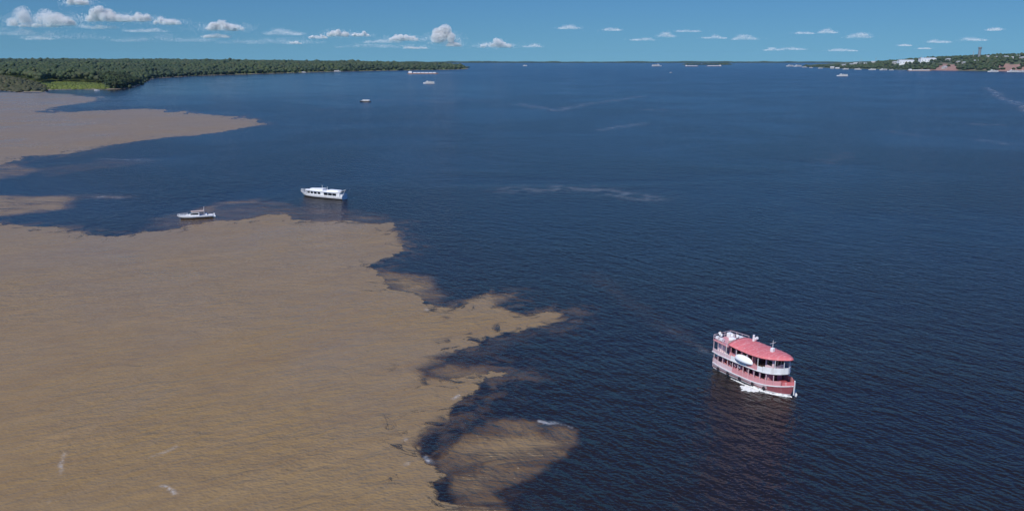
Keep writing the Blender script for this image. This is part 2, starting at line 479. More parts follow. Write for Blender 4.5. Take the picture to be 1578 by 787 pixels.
# ------------------------------------------------------------------ land
def foliage_mat(name, cols, tscale=0.05):
    m, nt, b = new_mat(name)
    att = N(nt, 'ShaderNodeAttribute', attribute_name='tone').outputs['Fac']
    oi = nt.nodes.new('ShaderNodeObjectInfo').outputs['Random']
    v = math_n(nt, 'FRACT', math_n(nt, 'ADD', att, oi))
    rp = nt.nodes.new('ShaderNodeValToRGB')
    rp.color_ramp.elements.remove(rp.color_ramp.elements[1])
    for i, c in enumerate(cols):
        e = rp.color_ramp.elements[0] if i == 0 else rp.color_ramp.elements.new(i / (len(cols) - 1))
        e.color = (*c, 1)
    nt.links.new(v, rp.inputs[0])
    pos = nt.nodes.new('ShaderNodeNewGeometry').outputs['Position']
    n1 = noise_tex(nt, pos, 0.25, 4, 0.7)
    c = mixc(nt, math_n(nt, 'MULTIPLY', n1, 0.85), rp.outputs[0], (0.018, 0.026, 0.012))
    # broad stands of lighter and darker forest
    n2 = smooth(nt, noise_tex(nt, pos, 0.0022, 3, 0.6), 0.42, 0.66)
    c = mixc(nt, math_n(nt, 'MULTIPLY', n2, 0.55), c, (0.020, 0.034, 0.020))
    nt.links.new(c, b.inputs['Base Color'])
    b.inputs['Roughness'].default_value = 0.75
    b.inputs['Specular IOR Level'].default_value = 0.25
    return m

M_leaf = foliage_mat('forest_leaves', [(0.075, 0.105, 0.030), (0.052, 0.085, 0.028), (0.100, 0.125, 0.036), (0.060, 0.092, 0.034), (0.110, 0.115, 0.042), (0.046, 0.078, 0.026)])
M_bark = paint('bark', (0.16, 0.13, 0.10), 0.85, 0.3, 0.6)
M_reed = foliage_mat('reeds', [(0.105, 0.092, 0.038), (0.075, 0.080, 0.030), (0.125, 0.104, 0.050)])

def ico(sub):
    bm = bmesh.new(); bmesh.ops.create_icosphere(bm, subdivisions=sub, radius=1.0)
    v = np.array([p.co[:] for p in bm.verts]); f = np.array([[q.index for q in p.verts] for p in bm.faces]); bm.free()
    return v, f

def lump(sub, seed, amp, cut=-0.55):
    """an uneven crown: an egg with knobs and hollows, flat underneath"""
    v, f = ico(sub)
    out = []
    for p in v:
        q = Vector(p)
        k = 1 + amp * mnoise.noise(q * 1.7 + Vector((seed * 3.1, seed, 0))) + 0.55 * amp * mnoise.noise(q * 4.1 + Vector((0, seed * 5.7, 3)))
        q = q * k
        out.append((q.x, q.y, max(q.z, cut)))
    return np.array(out), f

def join_lumps(name, P, S, SZ, mat, subs=1, tone=None, seeds=6):
    """many crowns in one mesh: centres P, radii S, heights SZ"""
    tv = [lump(subs, i + 1, 0.45) for i in range(seeds)]
    Vs, Fs, Ts, n0 = [], [], [], 0
    pick = rng.integers(0, seeds, len(P)); rot = rng.random(len(P)) * 6.283
    tone = rng.random(len(P)) if tone is None else tone
    for k in range(seeds):
        w = np.where(pick == k)[0]
        if not len(w): continue
        v, f = tv[k]
        c, s_ = np.cos(rot[w])[:, None], np.sin(rot[w])[:, None]
        x = (v[:, 0] * c - v[:, 1] * s_) * S[w][:, None] + P[w, 0][:, None]
        y = (v[:, 0] * s_ + v[:, 1] * c) * S[w][:, None] + P[w, 1][:, None]
        z = v[:, 2] * SZ[w][:, None] + P[w, 2][:, None]
        Vs.append(np.stack([x, y, z], 2).reshape(-1, 3))
        Fs.append((f[None] + (np.arange(len(w)) * len(v))[:, None, None]).reshape(-1, 3) + n0)
        Ts.append(np.repeat(tone[w], len(v)))
        n0 += len(w) * len(v)
    o = big_mesh(name, np.concatenate(Vs), np.concatenate(Fs), mat)
    fattr(o, 'tone', np.concatenate(Ts))
    o.data.polygons.foreach_set('use_smooth', [True] * len(o.data.polygons))
    return o

# ---- left bank: the forested point
LEFT = P2([(-1100, 141), (-300, 140), (0, 139), (28, 142), (66, 142), (74, 138.5), (120, 138), (166, 138), (192, 137), (214, 131), (226, 125),
           (236, 121), (300, 117), (400, 114), (500, 111), (600, 109), (700, 107.6), (722, 106.4), (716, 105), (690, 103.2), (560, 100.5), (300, 98.5), (-1100, 98)])
def left_ground(p):
    s = sdf(p, LEFT)
    r = np.hypot(p[:, 0], p[:, 1])
    g = 0.6 + np.minimum(s * 0.02, 2.5) + 36 * (1 - np.exp(-np.maximum(s, 0) / 1100.0)) * (0.75 + 0.5 * fbm(p[:, 0] * 0.0012, p[:, 1] * 0.0012, 3))
    return np.where(s > 0, g, np.maximum(-6, s * 0.05 - 0.02)), s

def terrain(name, th0, th1, r0, r1, nr_, nth, fn, mat):
    rs = np.geomspace(r0, r1, nr_); ts = np.linspace(R(th0), R(th1), nth)
    RR, TT = np.meshgrid(rs, ts, indexing='ij')
    p = np.stack([(RR * np.sin(TT)).ravel(), (RR * np.cos(TT)).ravel()], 1)
    z, s = fn(p)
    V = np.concatenate([p, z[:, None]], 1)
    i = np.arange(nr_ * nth).reshape(nr_, nth)
    q = np.stack([i[:-1, :-1].ravel(), i[:-1, 1:].ravel(), i[1:, 1:].ravel(), i[1:, :-1].ravel()], 1)[:, ::-1]
    keep = (s.reshape(-1)[q] > -60).any(1)
    o = big_mesh(name, V, q[keep], mat)
    return tag(o, kind='structure'), p, s

m_gr, nt, b = new_mat('bank_ground')
pos = nt.nodes.new('ShaderNodeNewGeometry').outputs['Position']
n1 = noise_tex(nt, pos, 0.02, 6, 0.65)
n2 = noise_tex(nt, pos, 0.15, 5, 0.7)
c = mixc(nt, n1, (0.150, 0.190, 0.026), (0.190, 0.220, 0.034))
c = mixc(nt, math_n(nt, 'MULTIPLY', smooth(nt, n2, 0.45, 0.75), 0.5), c, (0.080, 0.085, 0.030))
sepz = nt.nodes.new('ShaderNodeSeparateXYZ'); nt.links.new(pos, sepz.inputs[0])
shore = smooth(nt, math_n(nt, 'ADD', sepz.outputs['Z'], n2), 2.2, 1.2)
c = mixc(nt, shore, c, (0.20, 0.16, 0.11))
nt.links.new(c, b.inputs['Base Color']); b.inputs['Roughness'].default_value = 0.9
left_bank, _, _ = terrain('forest_bank', -50, 2, 1350, 12000, 150, 240, left_ground, m_gr)

MEADOW = P2([(64, 150), (64, 137), (70, 132.5), (120, 131.0), (150, 131.5), (168, 134), (172, 150)])
REED = P2([(-400, 150), (-400, 128), (0, 127.5), (40, 130), (74, 137), (74, 150)])

def scatter(th0, th1, r0, r1, step, stretch, ground):
    out = []
    r = r0
    while r < r1:
        s = max(8.5, r * step)
        ths = np.arange(R(th0), R(th1), s / r)
        rj = r + (rng.random(len(ths)) - 0.5) * s * stretch(r) * 1.2
        tj = ths + (rng.random(len(ths)) - 0.5) * s / r * 1.1
        out.append(np.stack([rj * np.sin(tj), rj * np.cos(tj), np.full(len(ths), s)], 1))
        r += s * stretch(r)
    a = np.concatenate(out)
    z, sd = ground(a[:, :2])
    return a, z, sd

a, z, sd = scatter(-37, -2.5, 1500, 10500, 0.0034, lambda r: 1.0 if r < 2300 else (1.7 if r < 3500 else 3.4), left_ground)
ok = (sd > 5) & (sdf(a[:, :2], MEADOW) < 0) & (sdf(a[:, :2], REED) < 0)
a, z, sd = a[ok], z[ok], sd[ok]
hgt_ = (15 + 11 * rng.random(len(a))) * (0.8 + 0.5 * fbm(a[:, 0] * 0.004, a[:, 1] * 0.004, 3)) * np.clip(0.55 + sd / 120, 0.5, 1.0)
emerg = rng.random(len(a)) > 0.97
hgt_[emerg] *= 1.3
crown = a[:, 2] * (0.55 + 0.60 * rng.random(len(a)) ** 2)
dcam = np.hypot(a[:, 0], a[:, 1])
# how much of a tree is free to be seen: front trees along the water first
score = np.where(sd < 75, 1.0, 0.25) / dcam
theta = np.degrees(np.arctan2(a[:, 0], a[:, 1]))
score[(theta < -32.6)] = 0
own = np.argsort(-score)[:290]
is_own = np.zeros(len(a), bool); is_own[own] = True

def leafy_tree(seed):
    """trunk with limbs and a crown of leaf clumps, unit height"""
    rd = random.Random(seed)
    root = empty('forest_tree')
    tk = MB(); tk.tube((0, 0, -0.02), (0.01, 0.01, 0.42), 0.030, 0.018, 6)
    cl = []
    for k in range(5):
        an = k * 1.256 + rd.random(); rad = 0.16 + 0.12 * rd.random(); zz = 0.50 + 0.30 * rd.random()
        e = (rad * math.cos(an), rad * math.sin(an), zz)
        tk.tube((0.01, 0.01, 0.30 + 0.1 * rd.random()), e, 0.013, 0.005, 4); cl.append((e, 0.16 + 0.07 * rd.random()))
    cl.append(((0, 0, 0.80), 0.19)); cl.append(((0.02, 0, 0.62), 0.24)); cl.append(((0.05, -0.12, 0.36), 0.17)); cl.append(((-0.1, -0.06, 0.30), 0.15))
    tk.build('trunk', M_bark, root)
    vs_, fs_ = [], []
    for (c0, rad) in cl:
        for k in range(26):
            d = Vector((rd.gauss(0, 1), rd.gauss(0, 1), rd.gauss(0, 0.8))).normalized()
            p = Vector(c0) + d * rad * (0.75 + 0.35 * rd.random())
            t = (d + Vector((rd.gauss(0, .5), rd.gauss(0, .5), rd.gauss(0, .5)))).normalized()
            u = t.orthogonal().normalized(); w = t.cross(u); s = rad * (0.30 + 0.25 * rd.random())
            n0 = len(vs_)
            vs_ += [p + u * s, p + w * s * 0.9, p - u * s, p - w * s, p + t * s * 0.45]
            fs_ += [(n0, n0 + 1, n0 + 4), (n0 + 1, n0 + 2, n0 + 4), (n0 + 2, n0 + 3, n0 + 4), (n0 + 3, n0, n0 + 4)]
    for (c0, rad) in cl:
        v, f = lump(1, seed + len(vs_), 0.5, -1.0); n0 = len(vs_)
        vs_ += [Vector(c0) + Vector(p) * rad * 0.78 for p in v]; fs_ += [tuple(int(i) + n0 for i in q) for q in f]
    link_mesh('crown', vs_, fs_, M_leaf, root)
    return root

protos = [leafy_tree(i) for i in range(6)]
used = set()
for j, i in enumerate(own):
    k = j % 6
    o = protos[k] if k not in used else copy_tree(protos[k])
    used.add(k)
    o.location = (a[i, 0], a[i, 1], z[i] - 0.3)
    h = float(hgt_[i]) * 1.12
    w = float(np.clip(crown[i] * 2.6, h * 0.6, h * 1.5))
    o.scale = (w, w, h); o.rotation_euler = (0, 0, random.random() * 6.28)
    near_w = sd[i] < 75
    tag(o, 'broad green tree along the waterside edge of the forested point' if near_w else 'green tree in the first rows behind the waterside trees of the forested point',
        'tree', 'waterside trees of the forested point' if near_w else 'trees just behind the waterside trees')

r_ = ~is_own
zt = z[r_] + hgt_[r_] * 0.55
crz = np.minimum(hgt_[r_] * 0.42, crown[r_] * 0.95)
Pf = np.stack([a[r_, 0], a[r_, 1], z[r_] + hgt_[r_] - crz], 1)
forest = join_lumps('forest_trees', Pf, crown[r_] * 1.1, crz, M_leaf)
tag(forest, 'dense dark green forest covering the low point of land', 'forest', kind='stuff')
# undergrowth that closes the forest's foot along the water
us = (sd > 4) & (sd < 60) & (dcam < 5200)
ua = a[us]
und = join_lumps('waterside_shrubs', np.concatenate([np.stack([ua[:, 0] + rng.normal(0, 5, len(ua)), ua[:, 1] + rng.normal(0, 5, len(ua)), z[us] + 1.0], 1) for _ in range(2)]),
                 np.tile(ua[:, 2] * 0.42, 2), np.tile(ua[:, 2] * 0.5, 2), M_leaf)
tag(und, 'low green shrubs along the foot of the forest', 'shrubs', kind='stuff')

# the brown reed bed beside the meadow
rp_ = np.stack([rng.uniform(-1500, -880, 5200), rng.uniform(1300, 2100, 5200)], 1)
zr, sr = left_ground(rp_)
sdr = sdf(rp_, REED)
kr = (sr > 1) & (sdr > 0)
rp_, zr, sdr, sr = rp_[kr], zr[kr], sdr[kr], sr[kr]
hr = (3.5 + 4.5 * rng.random(len(rp_))) * np.clip(0.35 + np.minimum(sr, sdr) / 60, 0.3, 1.25)
reed = join_lumps('reed_bed', np.stack([rp_[:, 0], rp_[:, 1], zr + hr * 0.3], 1), 4 + 4 * rng.random(len(rp_)), hr, M_reed)
tag(reed, 'brown reeds and dry bushes on the bank beside the bright green meadow', 'reeds', kind='stuff')
# meadow grass tufts
gp = np.stack([rng.uniform(-1100, -700, 9000), rng.uniform(1350, 2000, 9000)], 1)
zg, sg = left_ground(gp)
kg = (sg > 2) & (sdf(gp, MEADOW) > 0)
gp, zg = gp[kg], zg[kg]
M_grass = foliage_mat('meadow_grass', [(0.220, 0.265, 0.028), (0.180, 0.235, 0.026), (0.250, 0.270, 0.042)])
gr = join_lumps('meadow_grass', np.stack([gp[:, 0], gp[:, 1], zg], 1), 2 + 3 * rng.random(len(gp)), 0.5 + 0.8 * rng.random(len(gp)), M_grass)
tag(gr, 'bright green meadow grass on the low bank', 'grass', kind='stuff')

# ---- right bank: the town on its bluff
RIGHT = P2([(1246, 102.6), (1266, 104.5), (1300, 106), (1350, 107), (1400, 108), (1450, 108.9), (1500, 109.6), (1578, 110.4), (1700, 111.5), (2100, 113),
            (2300, 100), (1800, 97.5), (1400, 97.5), (1256, 99.2)])
def right_ground(p):
    s = sdf(p, RIGHT)
    th_ = np.degrees(np.arctan2(p[:, 0], p[:, 1]))
    col_px = 789 + np.tan(np.radians(th_)) * F / cp * 0.99
    top = np.interp(col_px, [1215, 1262, 1285, 1320, 1350, 1400, 1450, 1500, 1578, 1800], [3, 6, 26, 33, 38, 50, 60, 68, 76, 84])
    n = fbm(p[:, 0] * 0.006, p[:, 1] * 0.006, 4)
    rise = np.interp(np.maximum(s, 0), [0, 25, 60, 190, 420, 900], [0, 0.05, 0.16, 0.62, 0.93, 1.0])
    g = 1.0 + top * rise * (0.80 + 0.4 * n)
    return np.where(s > 0, g, np.maximum(-6, s * 0.05 - 0.02)), s

m_bl, nt, b = new_mat('bluff_soil')
pos = nt.nodes.new('ShaderNodeNewGeometry').outputs['Position']
soil = N(nt, 'ShaderNodeAttribute', attribute_name='soil').outputs['Fac']
n1 = noise_tex(nt, pos, 0.012, 5, 0.65, 0.4)
green = mixc(nt, n1, (0.045, 0.068, 0.024), (0.090, 0.105, 0.045))
red = mixc(nt, noise_tex(nt, pos, 0.05, 5, 0.7), (0.20, 0.085, 0.06), (0.38, 0.25, 0.19))
f = smooth(nt, math_n(nt, 'ADD', soil, math_n(nt, 'MULTIPLY_ADD', n1, 0.9, -0.45)), 0.42, 0.60)
nt.links.new(mixc(nt, f, green, red), b.inputs['Base Color']); b.inputs['Roughness'].default_value = 0.9
bluff, bp, bs = terrain('town_bluff', 14, 44, 3400, 11000, 130, 260, right_ground, m_bl)
px_b = 789 + bp[:, 0] / bp[:, 1] * F / cp * 0.99
so = np.interp(px_b, [1380, 1400, 1432, 1440, 1462, 1472, 1500, 1525, 1540, 1590, 1700], [0.25, 0.4, 0.55, 1.0, 1.0, 0.45, 0.40, 0.45, 0.9, 0.95, 0.5]) \
    * np.interp(bs, [0, 60, 130, 260], [1, 0.95, 0.75, 0.15])
fattr(bluff, 'soil', so) if len(so) == len(bluff.data.vertices) else None

ra, rz_, rs_ = scatter(16, 37, 3900, 6500, 0.0036, lambda r: 1.3, right_ground)
rpx = 789 + ra[:, 0] / ra[:, 1] * F / cp * 0.99
dens = np.clip(fbm(ra[:, 0] * 0.005, ra[:, 1] * 0.005, 3) * 2.4 - 0.55, 0.12, 1.0)
scar = np.interp(rpx, [1380, 1430, 1440, 1465, 1475, 1530, 1545, 1600], [1, 1, 0.05, 0.05, 1, 1, 0.15, 0.2])
dens = np.where(rs_ < 190, dens * scar, dens) * np.where(rs_ < 22, 0.1, 1)
kt = (rs_ > 12) & (rng.random(len(ra)) < dens)
ra, rz_ = ra[kt], rz_[kt]
hh = 8 + 9 * rng.random(len(ra))
bt = join_lumps('bluff_trees', np.stack([ra[:, 0], ra[:, 1], rz_ + hh * 0.5], 1), ra[:, 2] * (0.45 + 0.3 * rng.random(len(ra))), hh * 0.62, M_leaf)
tag(bt, 'dark green trees and scrub over the bluff below the town', 'trees', kind='stuff')

# ---- far bank: a low wooded line across the horizon
def ridge(name, px0, px1, d0, h0, n, seed, mat, label, jag=0.45):
    Pk, Sk, Zk = [], [], []
    for k in range(n):
        px = px0 + (px1 - px0) * (k + rng.random()) / n
        e = min(1.0, (px - px0) / (px1 - px0) * 9 + 0.25, (px1 - px) / (px1 - px0) * 9 + 0.25)
        q = at_r(px, d0 + rng.uniform(-120, 120), 0)
        h = h0 * e * (1 - jag + jag * 2 * float(fbm(np.array([k * 0.045 + seed]), np.array([seed * 7.7]), 4)[0]))
        Pk.append((q.x, q.y, 0.0)); Sk.append((px1 - px0) / n / F * d0 * 1.5); Zk.append(h)
    o = join_lumps(name, np.array(Pk), np.array(Sk), np.array(Zk), mat)
    return tag(o, label, 'woods', kind='stuff')
ridge('far_woods', 560, 1340, 14200, 24, 900, 3, M_leaf, 'thin dark line of woods along the far horizon of the river')
ridge('island_woods', 1052, 1128, 9300, 17, 90, 5, M_leaf, 'low dark wooded islet on the far water')
ridge('point_woods', 1236, 1300, 6600, 20, 110, 8, M_leaf, 'low woods on the tip of the town shore', 0.5)


# ------------------------------------------------------------------ boats
M_red = paint('roof_red', (0.60, 0.150, 0.155), 0.7, 0.22, 0.6, (0.70, 0.40, 0.38), 0.8)
M_hullred = paint('hull_maroon', (0.30, 0.085, 0.095), 0.5, 0.3, 0.8, (0.42, 0.22, 0.21), 0.6)
M_pink = paint('rose_paint', (0.60, 0.27, 0.28), 0.5, 0.12, 0.8, (0.40, 0.20, 0.20))
M_pale = paint('pale_rose_paint', (0.68, 0.50, 0.51), 0.5, 0.1, 0.8, (0.45, 0.33, 0.33))
M_white = paint('white_paint', (0.74, 0.74, 0.73), 0.5, 0.09, 0.9, (0.48, 0.44, 0.40), 0.55)
M_canvas = paint('white_canvas', (0.80, 0.81, 0.82), 0.8, 0.06, 1.2)
M_deckred = paint('deck_red', (0.33, 0.06, 0.06), 0.7, 0.2, 1.0)
M_wood = paint('dark_wood', (0.09, 0.055, 0.04), 0.6, 0.25, 1.5)
M_black = paint('black_paint', (0.018, 0.018, 0.02), 0.4, 0.2, 1.0)
M_grey = paint('grey_deck', (0.36, 0.36, 0.36), 0.7, 0.12, 1.0)
M_rust = paint('rust_barge', (0.28, 0.16, 0.11), 0.8, 0.25, 0.1)
M_tan = paint('tan_canopy', (0.42, 0.33, 0.29), 0.7, 0.12, 1.0)
m_gl, nt, b = new_mat('dark_glass')
b.inputs['Base Color'].default_value = (0.012, 0.014, 0.018, 1); b.inputs['Roughness'].default_value = 0.12
M_glass = m_gl
m_fo, nt, b = new_mat('foam')
co = nt.nodes.new('ShaderNodeTexCoord').outputs['Object']
nt.links.new(mixc(nt, noise_tex(nt, co, 2.0, 4, 0.7), (0.50, 0.50, 0.46), (0.86, 0.86, 0.82)), b.inputs['Base Color'])
b.inputs['Roughness'].default_value = 0.8
M_foam = m_fo

def lerp(x, tab):
    return float(np.interp(x, [t[0] for t in tab], [t[1] for t in tab]))

def hull_pt(x, z, hb, zd, flare, rake, xb, dz=0.0):
    """point of the hull's side: sections flare outwards, the stem rakes forward"""
    t = z / max(0.05, zd(x))
    w = hb(x) * (flare + (1 - flare) * min(1.0, max(-0.4, t)) ** 1.0 if t >= 0 else flare * (1 + 0.45 * t))
    return (x - rake * max(0.0, 1 - t) * max(0.0, x / xb) ** 3, w + dz, z)

def hull_mesh(name, xs, hb, zd, mat, parent, keel=-0.7, flare=0.82, rake=0.0):
    """a loft of sections: keel, bilge, waterline, deck edge"""
    v, f = [], []
    for x in xs:
        z = zd(x)
        ring = [hull_pt(x, q, hb, zd, flare, rake, xs[-1]) for q in (z, z * 0.5, 0.0, keel * 0.6)]
        ring.append((ring[-1][0], 0.0, keel))
        ring += [(p[0], -p[1], p[2]) for p in ring[-2::-1]]
        v += ring
    k = 9
    for i in range(len(xs) - 1):
        for j in range(k - 1):
            f.append((i * k + j, i * k + j + 1, (i + 1) * k + j + 1, (i + 1) * k + j))
        f.append((i * k + k - 1, i * k, (i + 1) * k, (i + 1) * k + k - 1))
    f.append(tuple(range(k))); f.append(tuple((len(xs) - 1) * k + j for j in range(k))[::-1])
    m = MB(); m.add(v, f)
    return m.build(name, mat, parent)

def hull_band(name, xs, hb, zd, mat, parent, z0, z1, flare=0.82, rake=0.0, sgn=1, t=0.05):
    """a painted band standing a little proud of the hull's side between two heights"""
    v, f = [], []
    for x in xs:
        for q in (z0(x), (z0(x) + z1(x)) / 2, z1(x)):
            p = hull_pt(x, q, hb, zd, flare, rake, xs[-1])
            v += [(p[0], sgn * (p[1] + t), p[2]), (p[0], sgn * max(0.0, p[1] - 0.04), p[2])]
    for i in range(len(xs) - 1):
        a0, b0 = i * 6, i * 6 + 6
        for u, w_ in ((0, 2), (2, 4), (4, 5), (5, 3), (3, 1), (1, 0)):
            f.append((a0 + u, a0 + w_, b0 + w_, b0 + u))
    m = MB(); m.add(v, f)
    return m.build(name, mat, parent)

def outline(hb, x0, x1, n=16, inset=0.0):
    xs = [x0 + (x1 - x0) * i / (n - 1) for i in range(n)]
    up = [(x, max(0.03, hb(x) - inset)) for x in xs]
    return up + [(x, -y) for x, y in up[::-1]]

def side(hb, x0, x1, sgn, n=14, off=0.0):
    xs = [x0 + (x1 - x0) * i / (n - 1) for i in range(n)]
    return [(x, sgn * max(0.02, hb(x) + off)) for x in xs]

def dome(parent, name, mat, hb, x0, x1, zf, crown, t=0.12, n=26, m=9):
    """arched roof over a plan outline, with real thickness"""
    v, f = [], []
    for lay in (0, 1):
        for i in range(n):
            x = x0 + (x1 - x0) * i / (n - 1); h = max(0.04, hb(x))
            for j in range(m):
                u = -1 + 2 * j / (m - 1)
                v.append((x, u * h, zf(x) + crown * (1 - u * u) * min(1, h / 1.8) - lay * t))
    o = n * m
    for i in range(n - 1):
        for j in range(m - 1):
            q = (i * m + j, i * m + j + 1, (i + 1) * m + j + 1, (i + 1) * m + j)
            f.append(q); f.append(tuple(o + a_ for a_ in q[::-1]))
    for i in range(n - 1):
        for j in (0, m - 1):
            f.append((i * m + j, (i + 1) * m + j, o + (i + 1) * m + j, o + i * m + j))
    for j in range(m - 1):
        for i in (0, n - 1):
            f.append((i * m + j, i * m + j + 1, o + i * m + j + 1, o + i * m + j))
    k = MB(); k.add(v, f)
    return k.build(name, mat, parent, smooth_sh=True)

def rail(parent, pts, z0, z1, mat, name='railing', r=0.035, every=1):
    m = MB()
    for k, (x, y) in enumerate(pts):
        if k % every == 0: m.tube((x, y, z0), (x, y, z1), r, n=5)
    for zz in (z1, (z0 + z1) / 2):
        m.path([(x, y, zz) for x, y in pts], r, n=5)
    return m.build(name, mat, parent)

# ---- the red and white river boat
def red_boat():
    root = empty('river_boat')
    HB = [(-11, 2.25), (-9, 2.6), (-5, 2.8), (3, 2.8), (6, 2.5), (8, 1.9), (9.6, 1.1), (10.6, 0.45), (11, 0.08)]
    hb = lambda x: lerp(x, HB)
    zd = lambda x: 1.05 + (0.95 * (x / 11) ** 2 if x > 0 else 0.25 * (x / 11) ** 2)
    xs = [-11, -10, -9, -7, -5, -2, 0, 2, 3.5, 5, 6, 7, 8, 8.8, 9.6, 10.2, 10.6, 11]
    hull_mesh('hull', xs, hb, zd, M_hullred, root, keel=-0.8, rake=0.9)
    for sgn in (1, -1):
        hull_band('boot_stripe', xs, hb, zd, M_white, root, lambda x: -0.05, lambda x: 0.26, 0.82, 0.9, sgn)
        hull_band('side_band', [q for q in xs if q < 6.5], hb, zd, M_pale, root, lambda x: 0.55, lambda x: zd(x) - 0.12, 0.82, 0.0, sgn)
        MB().strip(side(hb, -10.9, 10.9, sgn, 24, 0.03), lambda x: zd(x) - 0.10, lambda x: zd(x) + 0.06, 0.09 * -sgn).build('rub_rail', M_white, root)
        # lower bulwark in panels, between the stanchions
        x = -10.6
        k = 0
        while x < 8.9:
            x2 = min(x + 1.62, 9.0)
            MB().strip(side(hb, x + 0.06, x2 - 0.06, sgn, 4, -0.05), lambda q: zd(q) + 0.07, lambda q: zd(q) + 0.92, 0.06 * -sgn).build('bulwark_panel', M_pink if x > -5.5 else M_pale, root)
            if x < 7.5:
                MB().box(x - 0.06, x + 0.06, sgn * (hb(x) - 0.16) - 0.06, sgn * (hb(x) - 0.16) + 0.06, zd(x), 3.32).build('stanchion', M_pale, root)
            x = x2; k += 1
        MB().strip(side(hb, 9.05, 10.95, sgn, 6, -0.03), lambda q: zd(q) + 0.02, lambda q: zd(q) + 0.75, 0.06 * -sgn).build('bow_bulwark', M_red, root)
    MB().slab(outline(hb, -10.95, 10.9, 20, 0.14), lambda x: zd(x) - 0.08, lambda x: zd(x) + 0.02).build('main_deck', M_deckred, root)
    MB().box(10.86, 11.06, -0.1, 0.1, 0.3, 2.95).build('stem_post', M_white, root)
    MB().box(-11.06, -11.0, -2.1, 2.1, 0.35, 2.1).build('stern_board', M_pale, root)
    cab = MB().box(-8.6, 5.6, -1.75, 1.75, 1.0, 3.3).build('lower_cabin', M_pink, root)
    for sgn in (1, -1):
        for k in range(7):
            x = -7.6 + k * 1.85
            MB().box(x, x + 1.05, sgn * 1.76 - 0.02, sgn * 1.76 + 0.02, 1.9, 2.85).build('window', M_glass, cab)
    MB().box(5.601, 5.66, -0.45, 0.45, 1.25, 3.0).build('cabin_door', M_wood, cab)
    # engine hatch and gear on the foredeck
    MB().box(7.2, 8.4, -0.6, 0.6, 1.5, 2.05).build('hatch', M_deckred, root, bevel=0.05)
    MB().tube((9.3, -0.25, 1.75), (9.3, 0.25, 1.75), 0.16, n=10).build('windlass', M_grey, root)
    # upper deck
    HU = [(-11.2, 2.35), (-9, 2.75), (-5, 2.95), (3, 2.95), (5.5, 2.7), (7.2, 2.15), (8.4, 1.3), (9.0, 0.5), (9.15, 0.1)]
    hu = lambda x: lerp(x, HU)
    zu = lambda x: 3.32 + (0.35 * (x / 9) ** 2 if x > 0 else 0.0)
    MB().slab(outline(hu, -11.2, 9.1, 26), lambda x: zu(x), lambda x: zu(x) + 0.16).build('upper_deck', M_white, root)
    for sgn in (1, -1):
        x, k = -11.0, 0
        while x < 4.6:
            x2 = min(x + 1.6, 4.8)
            mat = M_pale if k in (0, 1, 2, 3) else (M_pink if k in (7, 8) else M_white)
            MB().strip(side(hu, x + 0.05, x2 - 0.05, sgn, 4, -0.06), lambda q: zu(q) + 0.165, lambda q: zu(q) + (1.0 if k > 3 else 0.85), 0.06 * -sgn).build('rail_panel', mat, root)
            if x > -7.4:
                MB().box(x - 0.05, x + 0.05, sgn * (hu(x) - 0.14) - 0.05, sgn * (hu(x) - 0.14) + 0.05, zu(x) + 0.16, 6.02).build('roof_post', M_white if k % 2 else M_pink, root)
            x = x2; k += 1
    fr = side(hu, 4.85, 9.1, 1, 10, -0.05); fr = fr + [(x, -y) for x, y in fr[::-1]]
    MB().strip(fr, lambda q: zu(q) + 0.165, lambda q: zu(q) + 1.15, -0.07).build('bow_screen', M_white, root)
    for yy in (-1.9, -0.7, 0.7, 1.9):
        xx = 7.3 if abs(yy) > 1 else 8.5
        MB().box(xx - 0.05, xx + 0.05, yy - 0.05, yy + 0.05, 3.6, 6.05).build('roof_post', M_white, root)
    uc = MB().box(-6.6, 1.2, -1.55, 1.55, 3.48, 5.85).build('upper_cabin', M_pink, root)
    for sgn in (1, -1):
        for k in range(4):
            x = -6.0 + k * 1.8
            MB().box(x, x + 1.0, sgn * 1.56 - 0.02, sgn * 1.56 + 0.02, 4.35, 5.35).build('window', M_glass, uc)
    wh = MB().box(4.0, 6.4, -1.4, 1.4, 3.5, 5.9).build('wheelhouse', M_pale, root)
    for k in range(3):
        MB().box(6.401, 6.44, -1.2 + k * 0.85, -0.5 + k * 0.85, 4.6, 5.5).build('window', M_glass, wh)
    for sgn in (1, -1):
        MB().box(4.5, 5.9, sgn * 1.41 - 0.02, sgn * 1.41 + 0.02, 4.6, 5.5).build('window', M_glass, wh)
    for k in range(4):
        for sgn in (1, -1):
            bm_ = MB(); xx = 1.6 + 0.6 * k if k < 4 else 0
            bm_.box(xx, xx + 0.4, sgn * 1.0 - 0.5, sgn * 1.0 + 0.5, 3.5, 3.95); bm_.box(xx - 0.05, xx + 0.01, sgn * 1.0 - 0.5, sgn * 1.0 + 0.5, 3.5, 4.5)
            bm_.build('bench', M_wood, root)
    # roof
    HR = [(-5.6, 2.95), (-4.5, 3.1), (2, 3.1), (4.5, 2.85), (6.5, 2.3), (8.2, 1.5), (9.3, 0.75), (9.9, 0.2)]
    hr = lambda x: lerp(x, HR)
    rf = dome(root, 'roof', M_red, hr, -5.6, 9.9, lambda x: 6.0 + 0.006 * (x - 1) ** 2, 0.55)
    for k in range(8):
        x = -4.7 + k * 1.7; h = hr(x)
        MB().path([(x, u * h * 0.985, 6.02 + 0.006 * (x - 1) ** 2 + 0.55 * (1 - u * u) * min(1, h / 1.8)) for u in (-1, -0.6, -0.2, 0.2, 0.6, 1)], 0.045, n=4).build('roof_seam', M_pink, rf)
    # masts and fittings on the roof
    MB().tube((4.2, 0, 6.5), (4.2, 0, 8.7), 0.06, 0.035, 6).tube((4.2, -0.7, 8.2), (4.2, 0.7, 8.2), 0.035, n=5).build('mast', M_white, root)
